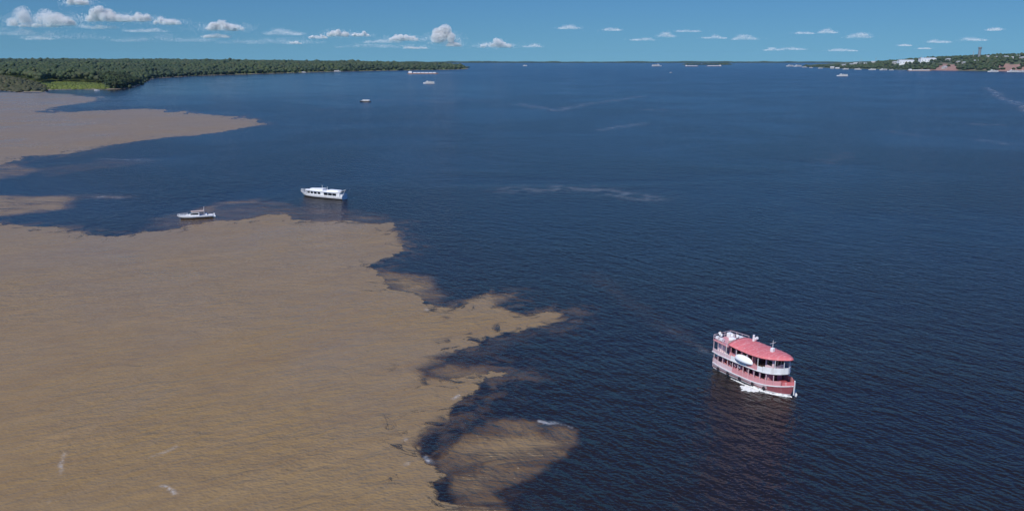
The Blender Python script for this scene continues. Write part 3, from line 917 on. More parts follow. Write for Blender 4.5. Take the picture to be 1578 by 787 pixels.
    MB().box(3.85, 4.55, -0.35, 0.35, 6.53, 7.3).build('radar_box', M_white, root, bevel=0.1)
    MB().tube((-3.2, 1.6, 6.2), (-3.2, 1.6, 7.7), 0.26, 0.22, 8).build('funnel', M_white, root)
    MB().tube((-3.9, 2.0, 6.2), (-2.6, 2.0, 7.2), 0.3, 0.3, 8).build('water_tank', M_white, root)
    MB().box(6.6, 7.4, -0.3, 0.3, 6.35, 6.62).build('roof_hatch', M_hullred, root)
    # after deck with its own low roof, rails and raft canisters
    ha = lambda x: lerp(x, [(-11.2, 2.2), (-7.7, 2.6), (-5.6, 2.85)])
    MB().slab(outline(ha, -11.2, -5.65, 6), 5.55, 5.68).build('after_roof', M_pink, root)
    for x in (-11.0, -9.4, -7.9):
        for sgn in (1, -1):
            MB().box(x - 0.05, x + 0.05, sgn * (ha(x) - 0.12) - 0.05, sgn * (ha(x) - 0.12) + 0.05, 3.48, 5.55).build('roof_post', M_pale, root)
    MB().box(-10.6, -8.4, -1.2, 1.2, 3.48, 5.0).build('galley', M_pale, root)
    pr = [(-5.9, -2.7), (-7.8, -2.5), (-9.4, -2.35), (-11.1, -2.15), (-11.1, -0.7), (-11.1, 0.7), (-11.1, 2.15), (-9.4, 2.35), (-7.8, 2.5), (-5.9, 2.7)]
    rail(root, pr, 5.68, 6.65, M_pale)
    for x, y in ((-10.3, -1.7), (-8.9, -1.8), (-9.6, 1.5)):
        MB().tube((x - 0.42, y, 6.08), (x + 0.42, y, 6.08), 0.36, n=10).build('raft_canister', M_white, root, smooth_sh=False)
    # gear on the open decks: hammocks, tyres, ropes, boxes
    for k in range(6):
        x = -6.6 + k * 1.3
        mh = MB(); mh.path([(x, -2.3, 2.75), (x + 0.1, -2.15, 2.35), (x + 0.15, -2.0, 2.2), (x + 0.2, -1.9, 2.45), (x + 0.25, -1.82, 2.8)], 0.13, n=6)
        mh.build('hammock', (M_deckred, M_tan, M_pale, M_canvas)[k % 4], root)
    for x in (-8.5, -5.2, -1.5, 2.4, 5.4):
        for sgn in (1, -1):
            tv_ = MB(); c_ = (x, sgn * (hb(x) + 0.10), 0.62)
            tv_.path([(c_[0] + 0.30 * math.cos(t * math.pi / 4), c_[1], c_[2] + 0.30 * math.sin(t * math.pi / 4)) for t in range(9)], 0.10, n=6)
            tv_.build('tyre_fender', M_black, root)
    for x, y, sx_, sy_, sz_, mm in ((-7.2, 1.4, 0.6, 0.5, 0.8, M_white), (-6.6, -1.0, 0.5, 0.7, 0.55, M_tan), (-10.2, 1.2, 0.5, 0.4, 0.9, M_white), (-8.1, 0.3, 0.7, 0.5, 0.5, M_canvas)):
        MB().box(x - sx_, x + sx_, y - sy_, y + sy_, 5.69, 5.69 + sz_).build('roof_box', mm, root, bevel=0.06)
    # white canvas cover, arched out over the rail amidships
    v, f = [], []
    for i in range(11):
        c_ = -math.cos(math.pi * i / 10); e_ = max(0.04, math.sin(math.pi * i / 10))
        for j in range(6):
            t_ = j / 5 * math.pi / 2
            v.append((-0.6 + 2.7 * c_, -(2.80 + 0.75 * e_ * math.sin(t_)), 4.15 + 1.15 * e_ ** 0.7 * math.cos(t_)))
    for i in range(10):
        for j in range(5):
            f.append((i * 6 + j, i * 6 + j + 1, (i + 1) * 6 + j + 1, (i + 1) * 6 + j))
    aw = MB(); aw.add(v, f); o = aw.build('side_awning', M_canvas, root, smooth_sh=True)
    md = o.modifiers.new('thickness', 'SOLIDIFY'); md.thickness = 0.05
    o['label'] = 'white canvas awning let out over the rail amidships'
    return root

def place(o, bow, stern):
    c = (bow + stern) / 2; d = bow - stern
    o.location = (c.x, c.y, 0.0); o.rotation_euler = (0, 0, math.atan2(d.y, d.x))

rb = red_boat()
RB_BOW = at(1223, 611)
hd = (RB_BOW - at(1113, 564.5)); hd.normalize()
rb.scale = (0.82, 1.08, 1.06)
place(rb, RB_BOW, RB_BOW - hd * 18.0)
tag(rb, 'two-deck river boat with rose red roof and pink and white sides', 'boat')

# ---- passengers standing on the boat's after roof
M_skin = paint('skin', (0.36, 0.21, 0.14), 0.6, 0.06, 3.0)
M_hair = paint('hair', (0.02, 0.016, 0.014), 0.6, 0.1, 3.0)
M_shirt = paint('white_shirt', (0.78, 0.78, 0.77), 0.8, 0.05, 3.0)
M_jeans = paint('blue_trousers', (0.05, 0.07, 0.12), 0.85, 0.1, 3.0)
def skinned(name, joints, links, mat, parent):
    me = bpy.data.meshes.new(name)
    me.from_pydata([j_[:3] for j_ in joints], links, [])
    o = bpy.data.objects.new(name, me); C.objects.link(o); o.parent = parent
    sk = o.modifiers.new('skin', 'SKIN'); sk.use_smooth_shade = True
    if not me.skin_vertices: 
        bpy.context.view_layer.objects.active = o
    for k, v_ in enumerate(me.skin_vertices[0].data):
        v_.radius = joints[k][3]; v_.use_root = (k == 0)
    sb = o.modifiers.new('sub', 'SUBSURF'); sb.levels = 1; sb.render_levels = 1
    me.materials.append(mat)
    return o
def ring(z0, z1, rx0, ry0, rx1, ry1, n=10):
    v = [(rx * math.cos(2 * math.pi * i / n), ry * math.sin(2 * math.pi * i / n), z_) for z_, rx, ry in ((z0, rx0, ry0), (z1, rx1, ry1)) for i in range(n)]
    return v, [(i, (i + 1) % n, n + (i + 1) % n, n + i) for i in range(n)]
def passenger(arm):
    root = empty('person')
    J = [(0, 0, 0.92, (0.15, 0.12)), (0, 0, 1.15, (0.14, 0.11)), (0, 0, 1.38, (0.18, 0.11)), (0, 0, 1.50, (0.06, 0.06)), (0.01, 0, 1.60, (0.095, 0.085)), (0.01, 0, 1.71, (0.08, 0.075)),
         (0, 0.11, 0.86, (0.09, 0.09)), (0.03, 0.12, 0.48, (0.06, 0.06)), (0, 0.12, 0.07, (0.045, 0.045)), (0.15, 0.12, 0.04, (0.04, 0.035)),
         (0, -0.11, 0.86, (0.09, 0.09)), (0.03, -0.12, 0.48, (0.06, 0.06)), (0, -0.12, 0.07, (0.045, 0.045)), (0.15, -0.12, 0.04, (0.04, 0.035)),
         (0, 0.20, 1.40, (0.06, 0.06)), (0.02, 0.27, 1.14, (0.048, 0.048)), (arm, 0.26, 0.94 + arm * 0.5, (0.036, 0.036)), (arm + 0.09, 0.26, 0.88 + arm * 0.5, (0.04, 0.025)),
         (0, -0.20, 1.40, (0.06, 0.06)), (0.02, -0.27, 1.14, (0.048, 0.048)), (arm * 0.5, -0.26, 0.92, (0.036, 0.036)), (arm * 0.5 + 0.05, -0.26, 0.84, (0.04, 0.025))]
    E = [(0, 1), (1, 2), (2, 3), (3, 4), (4, 5), (0, 6), (6, 7), (7, 8), (8, 9), (0, 10), (10, 11), (11, 12), (12, 13), (2, 14), (14, 15), (15, 16), (16, 17), (2, 18), (18, 19), (19, 20), (20, 21)]
    skinned('body', J, E, M_skin, root)
    sh = MB(); sh.add(*ring(0.88, 1.14, 0.19, 0.22, 0.17, 0.20)); sh.add(*ring(1.14, 1.42, 0.17, 0.20, 0.15, 0.25)); sh.add(*ring(1.42, 1.49, 0.15, 0.25, 0.08, 0.09))
    for sg in (1, -1): sh.tube((0, sg * 0.19, 1.42), (0.02, sg * 0.275, 1.16), 0.085, 0.075, 8, False)
    sh.build('shirt', M_shirt, root, smooth_sh=True)
    tr_ = MB()
    for sg in (1, -1): tr_.tube((0, sg * 0.10, 0.93), (0.03, sg * 0.12, 0.48), 0.115, 0.085, 8, False).tube((0.03, sg * 0.12, 0.48), (0, sg * 0.12, 0.08), 0.085, 0.07, 8, False)
    tr_.build('trousers', M_jeans, root, smooth_sh=True)
    hv, hf = lump(2, 3, 0.08, -0.1)
    link_mesh('hair', [(0.0 + p[0] * 0.105, p[1] * 0.098, 1.70 + p[2] * 0.10) for p in hv], [tuple(int(q) for q in f_) for f_ in hf], M_hair, root, True)
    return root
pm = Matrix.Rotation(rb.rotation_euler.z, 3, 'Z')
pp = None
for k, (lx, ly, rz, lab) in enumerate(((-10.6, -1.0, 2.6, 'person in white shirt at the stern rail on the river boat roof'), (-9.5, -1.5, -1.9, 'person in white shirt beside the side rail on the river boat roof'),
                                       (-7.0, 0.6, -1.2, 'person in white shirt just behind the red roof of the river boat'))):
    o = passenger(0.10) if pp is None else copy_tree(pp)
    pp = pp or o
    q = pm @ Vector((lx * rb.scale.x, ly * rb.scale.y, 0)) + rb.location
    o.location = (q.x, q.y, 5.68 * rb.scale.z); o.rotation_euler = (0, 0, rb.rotation_euler.z + rz)
    tag(o, lab, 'person')

# foam the boat throws up
def spray(name, pts, label, hmax, cat='foam'):
    """a ragged low ridge of foam along a line of (x, y, half width, height)"""
    v, f = [], []
    n = len(pts)
    for i, (x, y, w, h) in enumerate(pts):
        a0 = Vector(pts[max(0, i - 1)][:2]); b0 = Vector(pts[min(n - 1, i + 1)][:2]); d = (b0 - a0).normalized(); nn = Vector((-d.y, d.x))
        for j in range(7):
            u = -1 + j / 3
            k = 0.7 + 0.6 * random.random()
            v.append((x + nn.x * u * w * k, y + nn.y * u * w * k, (h * (1 - u * u) * k - 0.03) if abs(u) < 1 else -0.05))
    for i in range(n - 1):
        for j in range(6):
            f.append((i * 7 + j, i * 7 + j + 1, (i + 1) * 7 + j + 1, (i + 1) * 7 + j))
    o = link_mesh(name, v, f, M_foam)
    return tag(o, label, cat, kind='stuff')

def boat_line(o, pts, step=0.25):
    mat = Matrix.Rotation(o.rotation_euler.z, 3, 'Z')
    xs = np.array([p[0] for p in pts]); tot = abs(xs[-1] - xs[0]); n = max(4, int(tot / step))
    out = []
    for i in range(n + 1):
        x = xs[0] + (xs[-1] - xs[0]) * i / n
        order = np.argsort(xs)
        g = lambda c: float(np.interp(x, xs[order], np.array([p[c] for p in pts])[order]))
        q = mat @ Vector((x * o.scale.x, g(1) * o.scale.y, 0)) + o.location
        out.append((q.x, q.y, g(2) * (0.75 + 0.5 * random.random()), g(3) * (0.5 + random.random())))
    return out
spray('bow_wave', boat_line(rb, [(10.9, -0.35, 0.2, 0.2), (9, -1.5, 0.22, 0.25), (6.5, -2.5, 0.25, 0.25), (3, -2.9, 0.4, 0.3), (0, -3.0, 0.22, 0.12), (-4, -2.95, 0.15, 0.08)]),
      'white bow wave running along the side of the red-roofed river boat', 0.4)
spray('bow_wave', boat_line(rb, [(4.5, -3.0, 0.5, 0.25), (3.6, -3.6, 1.1, 0.35), (2.4, -4.0, 1.3, 0.30), (1.2, -4.1, 0.8, 0.2), (0.4, -3.9, 0.3, 0.1)]),
      'bright white patch of thrown foam amidships beside the red-roofed river boat', 0.4)
spray('bow_wave', boat_line(rb, [(11.3, 0.2, 0.15, 0.15), (10.6, 0.9, 0.3, 0.3), (9, 2.0, 0.35, 0.25), (6.5, 2.9, 0.3, 0.15)]),
      'white foam curling off the far side of the river boat bow', 0.3)
# ---- white tour boat with a long cabin
def tour_boat():
    root = empty('tour_boat')
    HB = [(-10, 2.0), (-8, 2.35), (-3, 2.45), (3, 2.35), (6.5, 1.7), (8.5, 0.95), (10, 0.06)]
    hb = lambda x: lerp(x, HB)
    zd = lambda x: 1.15 + (0.95 * (x / 10) ** 2 if x > 0 else 0.1 * (x / 10) ** 2)
    xs = [-10, -9, -8, -5, -2, 1, 3, 5, 6.5, 7.6, 8.5, 9.3, 10]
    hull_mesh('hull', xs, hb, zd, M_white, root, keel=-0.5, flare=0.84, rake=1.9)
    for sgn in (1, -1):
        hull_band('boot_band', xs, hb, zd, M_black, root, lambda x: -0.12, lambda x: 0.44 + 0.25 * max(0, x / 10) ** 2, 0.84, 1.9, sgn)
    MB().slab(outline(hb, -9.95, 9.9, 18, 0.1), lambda x: zd(x) - 0.06, lambda x: zd(x) + 0.03).build('deck', M_grey, root)
    hc = lambda x: lerp(x, [(-9.2, 1.85), (-6, 2.15), (3, 2.1), (5.5, 1.6), (6.6, 1.0)])
    cab = MB().slab(outline(hc, -9.0, 6.4, 16), 1.1, 3.05).build('cabin', M_white, root)
    for sgn in (1, -1):
        for (x0, x1) in ((4.4, 6.0), (2.75, 3.9), (1.05, 2.3), (-0.6, 0.6)):
            MB().strip(side(hc, x0, x1, sgn, 4, 0.015), lambda q: 1.75, lambda q: 2.65, 0.03 * sgn).build('window', M_glass, cab)
        for (x0, x1) in ((-3.9, -2.2), (-5.8, -4.1), (-7.6, -6.0)):
            MB().strip(side(hc, x0, x1, sgn, 4, 0.015), lambda q: 1.6, lambda q: 2.6, 0.03 * sgn).build('window', M_glass, cab)
    hr = lambda x: lerp(x, [(-9.6, 1.95), (-6, 2.45), (3, 2.4), (5.5, 1.9), (7.0, 1.0)])
    dome(root, 'roof', M_white, hr, -9.6, 7.0, lambda x: 3.06 + (0.012 * (x + 5) ** 2 if x < -5 else 0), 0.28, 0.14)
    MB().slab([(4.9, 0.9), (1.2, 1.3), (-1.2, 1.3), (-1.2, -1.3), (1.2, -1.3), (4.9, -0.9)], 3.25, lambda x: 4.1 - 0.06 * x).build('wheelhouse', M_white, root, bevel=0.08)
    MB().slab([(-3, 1.5), (-8.0, 1.4), (-8.0, -1.4), (-3, -1.5)], 3.2, lambda x: 3.75).build('roof_locker', M_canvas, root, bevel=0.12)
    for x, y, h in ((-0.5, 0.5, 5.6), (-2.2, -0.3, 5.0)):
        MB().tube((x, y, 3.3), (x, y, h), 0.09, 0.05, 6).build('mast', M_white, root)
    rail(root, [(5.2, -1.9), (6.6, -1.5), (8.2, -0.95), (9.4, -0.35), (9.7, 0), (9.4, 0.35), (8.2, 0.95), (6.6, 1.5), (5.2, 1.9)], 1.7, 3.0, M_white, r=0.05)
    MB().slab([(-8.6, 1.9), (-11.6, 1.5), (-11.6, -1.5), (-8.6, -1.9)], lambda x: 3.3 - 0.42 * (x + 8.6), lambda x: 3.42 - 0.42 * (x + 8.6)).build('stern_canopy', M_white, root)
    for sgn in (1, -1):
        MB().tube((-9.8, sgn * 1.6, 1.1), (-11.2, sgn * 1.4, 4.35), 0.06, n=5).build('canopy_strut', M_white, root)
    MB().box(-10.05, -9.2, -1.8, 1.8, 1.2, 2.3).build('stern_bulwark', M_white, root, bevel=0.08)
    return root
tb = tour_boat()
c0 = at(497, 304); hd = Vector((-0.895, 0.446, 0)); place(tb, c0 + hd * 9.6, c0 - hd * 9.6)
tb.scale = (1.24, 1.05, 1.0)
tag(tb, 'long white tour boat with dark cabin windows on the dark water', 'boat')

# ---- small cabin cruiser
def cruiser():
    root = empty('cabin_cruiser')
    HB = [(-6.5, 1.7), (-3, 1.9), (1, 1.8), (4, 1.15), (5.6, 0.55), (6.6, 0.05)]
    hb = lambda x: lerp(x, HB)
    zd = lambda x: 1.0 + 0.5 * max(0, x / 6.6)
    hull_mesh('hull', [-6.5, -5, -3, -1, 1, 2.5, 4, 5, 5.8, 6.6], hb, zd, M_white, root, keel=-0.4, flare=0.8, rake=1.5)
    for sgn in (1, -1):
        hull_band('boot_band', [-6.5, -5, -3, -1, 1, 2.5, 4, 5, 5.8, 6.6], hb, zd, M_black, root, lambda x: -0.1, lambda x: 0.50 + 0.2 * max(0, x / 6.6), 0.8, 1.5, sgn)
    MB().slab(outline(hb, -6.45, 6.4, 14, 0.08), lambda x: zd(x) - 0.05, lambda x: zd(x) + 0.03).build('deck', M_white, root)
    ho = lambda x: lerp(x, [(-1.6, 1.35), (0.8, 1.3), (2.6, 0.85), (3.4, 0.5)])
    cab = MB().slab(outline(ho, -1.6, 3.4, 10), 1.0, lambda x: 2.35 if x < 0.9 else 2.35 - (x - 0.9) * 0.42).build('cabin', M_white, root)
    for sgn in (1, -1):
        MB().strip(side(ho, -1.3, 1.6, sgn, 6, 0.015), 1.55, lambda x: 2.15 if x < 0.9 else 2.15 - (x - 0.9) * 0.3, 0.03 * sgn).build('window', M_glass, cab)
    MB().add([(1.02, -1.2, 2.34), (1.02, 1.2, 2.34), (2.5, 0.82, 1.72), (2.5, -0.82, 1.72), (1.02, -1.2, 2.39), (1.02, 1.2, 2.39), (2.5, 0.82, 1.77), (2.5, -0.82, 1.77)],
             [(0, 1, 2, 3), (7, 6, 5, 4), (0, 4, 5, 1), (1, 5, 6, 2), (2, 6, 7, 3), (3, 7, 4, 0)]).build('windscreen', M_glass, cab)
    ht = lambda x: lerp(x, [(-3.6, 1.3), (-2, 1.45), (0.8, 1.35), (1.4, 1.1)])
    dome(root, 'hardtop', M_tan, ht, -3.6, 1.4, lambda x: 2.75, 0.2, 0.1, 12, 7)
    for x, y in ((-3.4, 1.2), (-3.4, -1.2), (0.9, 1.2), (0.9, -1.2)):
        MB().tube((x, y, 1.0), (x, y, 2.76), 0.05, n=5).build('top_post', M_white, root)
    MB().tube((-3.3, 0, 2.9), (-3.5, 0, 4.4), 0.10, 0.06, 6).build('mast', M_white, root)
    MB().box(-4.4, -3.7, -0.8, 0.8, 1.02, 1.7).build('cockpit_seat', M_white, root, bevel=0.08)
    MB().box(-7.5, -6.45, -1.3, 1.3, 0.35, 0.55).build('swim_platform', M_white, root)
    MB().box(-7.3, -6.7, -0.35, 0.35, 0.3, 1.5).build('outboard_motor', M_white, root, bevel=0.1)
    rail(root, [(2.6, -1.4), (4.2, -0.95), (5.6, -0.45), (6.3, 0), (5.6, 0.45), (4.2, 0.95), (2.6, 1.4)], 1.3, 2.0, M_white, r=0.03)
    return root
cc = cruiser()
c0 = at(301, 336); hd = Vector((-0.94, -0.34, 0)); place(cc, c0 + hd * 6.6, c0 - hd * 6.6)
tag(cc, 'small white cabin cruiser with dark windscreen at the muddy water edge', 'boat')

# ---- boats far up the river
def launch(L=14.0, roofed=True):
    root = empty('motor_launch')
    b_ = L * 0.13
    hb = lambda x: lerp(x / L, [(-0.5, b_ * 0.8), (-0.2, b_), (0.15, b_ * 0.95), (0.35, b_ * 0.5), (0.5, 0.04)])
    zd = lambda x: L * 0.07 + L * 0.05 * max(0, x / L * 2) ** 2
    hull_mesh('hull', [L * t for t in (-0.5, -0.35, -0.2, 0, 0.15, 0.25, 0.35, 0.43, 0.5)], hb, zd, M_black if not roofed else M_white, root, keel=-0.4)
    MB().slab(outline(hb, -0.48 * L, 0.47 * L, 10, 0.1), lambda x: zd(x) - 0.05, lambda x: zd(x) + 0.05).build('deck', M_white, root)
    cb = MB().box(-0.38 * L, 0.18 * L, -b_ * 0.75, b_ * 0.75, L * 0.07, L * 0.17).build('cabin', M_white, root)
    for sgn in (1, -1):
        for k in range(4):
            x = -0.34 * L + k * 0.13 * L
            MB().box(x, x + 0.085 * L, sgn * b_ * 0.75 - 0.04, sgn * b_ * 0.75 + 0.04, L * 0.105, L * 0.15).build('window', M_glass, cb)
    dome(root, 'roof', M_white, lambda x: b_ * 0.95, -0.44 * L, 0.24 * L, lambda x: L * 0.172, L * 0.02, 0.15, 6, 5)
    return root
def ferry(L=40.0):
    root = empty('passenger_ferry')
    b_ = L * 0.12
    hb = lambda x: lerp(x / L, [(-0.5, b_ * 0.85), (-0.2, b_), (0.2, b_), (0.38, b_ * 0.55), (0.5, 0.05)])
    zd = lambda x: L * 0.045 + L * 0.04 * max(0, x / L * 2) ** 2
    hull_mesh('hull', [L * t for t in (-0.5, -0.3, -0.1, 0.1, 0.2, 0.3, 0.4, 0.5)], hb, zd, M_white, root, keel=-0.8)
    for k, (x0, x1, zz) in enumerate(((-0.46, 0.30, 0.045), (-0.44, 0.24, 0.11))):
        cb = MB().box(x0 * L, x1 * L, -b_ * 0.72, b_ * 0.72, zz * L, (zz + 0.055) * L).build('cabin', M_white, root)
        for sgn in (1, -1):
            MB().box((x0 + 0.03) * L, (x1 - 0.03) * L, sgn * b_ * 0.72 - 0.05, sgn * b_ * 0.72 + 0.05, (zz + 0.02) * L, (zz + 0.043) * L).build('window_band', M_glass, cb)
        MB().slab(outline(hb, (x0 - 0.03) * L, (x1 + 0.05) * L, 10, 0.1), (zz + 0.056) * L, (zz + 0.066) * L).build('deck', M_white, root)
    MB().box(0.08 * L, 0.18 * L, -b_ * 0.4, b_ * 0.4, 0.177 * L, 0.22 * L).build('wheelhouse', M_white, root)
    MB().tube((-0.1 * L, 0, 0.176 * L), (-0.1 * L, 0, 0.24 * L), 0.012 * L, n=8).build('funnel', M_grey, root)
    return root
def barge(L=130.0, hullmat=None):
    root = empty('river_barge')
    b_ = L * 0.07
    MB().slab([(-0.5 * L, -b_), (0.44 * L, -b_), (0.5 * L, -b_ * 0.5), (0.5 * L, b_ * 0.5), (0.44 * L, b_), (-0.5 * L, b_)], -0.5, 3.2).build('hull', hullmat or M_rust, root)
    for k in range(6):
        x = -0.32 * L + k * 0.125 * L
        MB().box(x, x + 0.11 * L, -b_ * 0.85, b_ * 0.85, 3.2, 6.2).build('cargo_cover', M_canvas, root, bevel=0.4)
    tg = MB().box(-0.47 * L, -0.36 * L, -b_ * 0.7, b_ * 0.7, 3.2, 10.5).build('deckhouse', M_white, root)
    MB().box(-0.36 * L, -0.357 * L, -b_ * 0.6, b_ * 0.6, 8.0, 9.6).build('window_band', M_glass, tg)
    MB().tube((-0.42 * L, 0, 10.5), (-0.42 * L, 0, 15), 0.3, n=6).build('mast', M_grey, root)
    return root

def put(o, px, py, rz, label, cat, group=None, scale=1.0):
    q = at(px, py); o.location = q; o.rotation_euler = (0, 0, rz); o.scale = (scale,) * 3
    return tag(o, label, cat, group)
L0 = launch(14, True); D0 = launch(14, False); F0 = ferry(40); B0 = barge(130)
put(D0, 563, 157, math.pi * 0.97, 'dark-hulled speedboat with white cabin trailing a pale wake on open water', 'boat', None, 1.15)
put(B0, 652, 114, 0.08, 'long barge with white covers moored off the tip of the forested point', 'barge')
put(F0, 661, 129, math.pi * 0.95, 'white two-deck ferry crossing in front of the moored long barge', 'ferry', None, 0.75)
put(L0, 149, 139.8, 0.3, 'small white launch pulled in at the bright green meadow', 'boat', None, 0.7)
o = copy_tree(F0); put(o, 520, 110.6, 0.1, 'white ferry lying close under the trees of the forested point', 'ferry', None, 0.85)
o = copy_tree(L0); put(o, 468, 111.9, 0.1, 'small launch under the trees left of the white ferry by the forest', 'boat', None, 1.4)
o['label'] = 'small pale launch tied up under the trees beside the close-lying white ferry'
o = copy_tree(F0); put(o, 809, 102.0, 2.6, 'white ship on the far water beyond the end of the forested point', 'ship', None, 1.1)
o = copy_tree(F0); put(o, 1012, 102.4, 0.15, 'white ship standing off the dark wooded islet on the far water', 'ship', None, 2.2)
o = copy_tree(B0); put(o, 1066, 102.4, 0.05, 'pale barge lying in front of the dark wooded islet', 'barge', None, 0.9)
o = copy_tree(B0); put(o, 1100, 102.3, math.pi, 'second pale barge lying in front of the dark wooded islet', 'barge', None, 1.0)
o['label'] = 'pale barge with its deckhouse turned to the town, before the wooded islet'
o = copy_tree(L0); put(o, 1034, 112.5, 0.6, 'tiny white launch alone on the open water before the far ships', 'boat', None, 1.1)
o = copy_tree(F0); put(o, 1298, 117.5, math.pi * 0.9, 'white ferry out on the water in front of the town bluff', 'ferry', None, 0.95)
# vessels and floating stages along the town shore
g = 'vessels moored along the town shore'
for px, py, sc, kind in ((1217, 102.6, 1.6, 'F'), (1229, 102.9, 1.7, 'F'), (1240, 104.2, 1.0, 'F'), (1250, 104.9, 0.7, 'F'), (1264, 105.8, 0.8, 'F'), (1303, 107.2, 0.85, 'F'), (1322, 107.6, 1.0, 'F'),
                     (1344, 108.1, 1.0, 'F'), (1361, 108.4, 1.1, 'F'), (1374, 108.6, 0.7, 'F'), (1530, 111.0, 1.2, 'F'), (1560, 111.2, 1.2, 'F'), (1574, 111.4, 1.0, 'F')):
    o = copy_tree(F0); put(o, px, py, random.choice((0.1, 3.0, -0.2, 3.3)), 'white boat moored below the town bluff on the far shore', 'boat', g, sc)
o = copy_tree(B0); put(o, 1417, 109.6, 0.03, 'long pale floating landing stage at the foot of the red soil slip', 'barge', None, 0.95)
o.name = 'landing_stage'

# ------------------------------------------------------------------ town on the bluff
def ground_z(x, y):
    return float(right_ground(np.array([[x, y]]))[0][0])
M_metalroof = paint('white_roof_sheet', (0.78, 0.80, 0.80), 0.5, 0.06, 0.02)
M_wall = paint('plaster_wall', (0.42, 0.40, 0.37), 0.8, 0.12, 0.05)
M_conc = paint('concrete', (0.20, 0.22, 0.23), 0.8, 0.12, 0.03)
def shed(L, W, h, name='warehouse', wallmat=None):
    root = empty(name)
    w_ = MB().box(-L / 2, L / 2, -W / 2, W / 2, -14, h).build('wall', wallmat or M_metalroof, root)
    MB().add([(x, y, z_) for x in (-L / 2 - 1, L / 2 + 1) for y, z_ in ((-W / 2 - 1, h), (0, h + W * 0.12), (W / 2 + 1, h), (W / 2 + 1, h + 0.4), (0, h + W * 0.12 + 0.4), (-W / 2 - 1, h + 0.4))],
             [(0, 1, 4, 5), (1, 2, 3, 4), (6, 11, 10, 7), (7, 10, 9, 8), (0, 6, 7, 1), (1, 7, 8, 2), (5, 4, 10, 11), (4, 3, 9, 10), (0, 5, 11, 6), (2, 8, 9, 3)]).build('roof', M_metalroof, root)
    for k in range(max(1, int(L / 18))):
        x = -L / 2 + (k + 0.5) * L / max(1, int(L / 18))
        MB().box(x - 2.2, x + 2.2, -W / 2 - 0.12, -W / 2 - 0.02, 0.0, min(h * 0.7, 5)).build('door', M_conc, w_)
    return root
W0 = shed(92, 34, 13)
def on_bluff(o, px, dist, rz, label, cat, group=None, lift=0.0):
    q = at_r(px, dist, 0); o.location = (q.x, q.y, ground_z(q.x, q.y) + lift); o.rotation_euler = (0, 0, rz)
    return tag(o, label, cat, group)
on_bluff(W0, 1395, 5100, 0.0, 'long white warehouse on the bluff crest, the one farther from the tower', 'warehouse', None, 7)
o = copy_tree(W0); on_bluff(o, 1428, 5000, 0.0, 'long white warehouse on the bluff crest, the one nearer the tower', 'warehouse', None, 7)
H0 = shed(24, 16, 9, 'town_building', M_wall)
sp_ = [(1283, 5500, 4), (1291, 5330, 2), (1300, 5700, 8), (1312, 5600, 9), (1318, 5750, 9), (1334, 5500, 5), (1345, 5650, 8), (1378, 5200, 6), (1460, 4900, 5), (1477, 4620, 3), (1486, 4560, 2),
       (1503, 4560, 2), (1548, 4560, 3), (1556, 4520, 3), (1566, 4600, 3), (1574, 4480, 3), (1456, 4560, 2), (1520, 4700, 3), (1535, 4620, 2)]
for k, (px, d_, lf) in enumerate(sp_):
    o = H0 if k == 0 else copy_tree(H0)
    on_bluff(o, px, d_, random.uniform(-0.5, 0.5), 'small pale building among the trees on the town bluff', 'building', 'buildings of the town on the bluff', lf)
# tower and lattice masts
tw = empty('tower')
TS = MB(); TS.tube((0, 0, -10), (0, 0, 52), 7.5, 7.0, 14); TS.build('shaft', M_conc, tw)
MB().tube((0, 0, 52), (0, 0, 55), 7.0, 9.2, 14).tube((0, 0, 55), (0, 0, 62), 9.2, 9.2, 14).build('tank', M_conc, tw)
MB().tube((0, 0, 62), (0, 0, 69), 0.5, 0.3, 6).build('antenna', M_grey, tw)
on_bluff(tw, 1507, 4750, 0, 'tall dark concrete tower standing on top of the bluff', 'tower', None, 6)
def mast(h):
    root = empty('lattice_mast')
    m = MB()
    for sx, sy in ((1, 1), (1, -1), (-1, 1), (-1, -1)):
        m.tube((sx * 2.2, sy * 2.2, -4), (sx * 0.5, sy * 0.5, h), 0.32, 0.2, 4)
    m.build('legs', M_grey, root)
    br = MB()
    for k in range(int(h / 6)):
        z0 = k * 6; w0 = 2.2 - 1.7 * z0 / h; w1 = 2.2 - 1.7 * (z0 + 6) / h
        for (ax, ay, bx, by) in ((1, 1, -1, 1), (-1, 1, -1, -1), (-1, -1, 1, -1), (1, -1, 1, 1)):
            br.tube((ax * w0, ay * w0, z0), (bx * w1, by * w1, z0 + 6), 0.15, n=4)
    br.build('bracing', M_grey, root)
    return root
K0 = mast(42)
on_bluff(K0, 1498, 4800, 0, 'thin lattice mast beside the dark concrete tower', 'mast', None, 2)
for k, (px, d_) in enumerate(((1324, 5500), (1326.5, 5600), (1349, 5500), (1303, 5600), (1419, 5100))):
    o = copy_tree(K0); on_bluff(o, px, d_, 0.3 * k, 'thin lattice mast rising from the trees of the town bluff', 'mast', 'lattice masts of the town', 0)


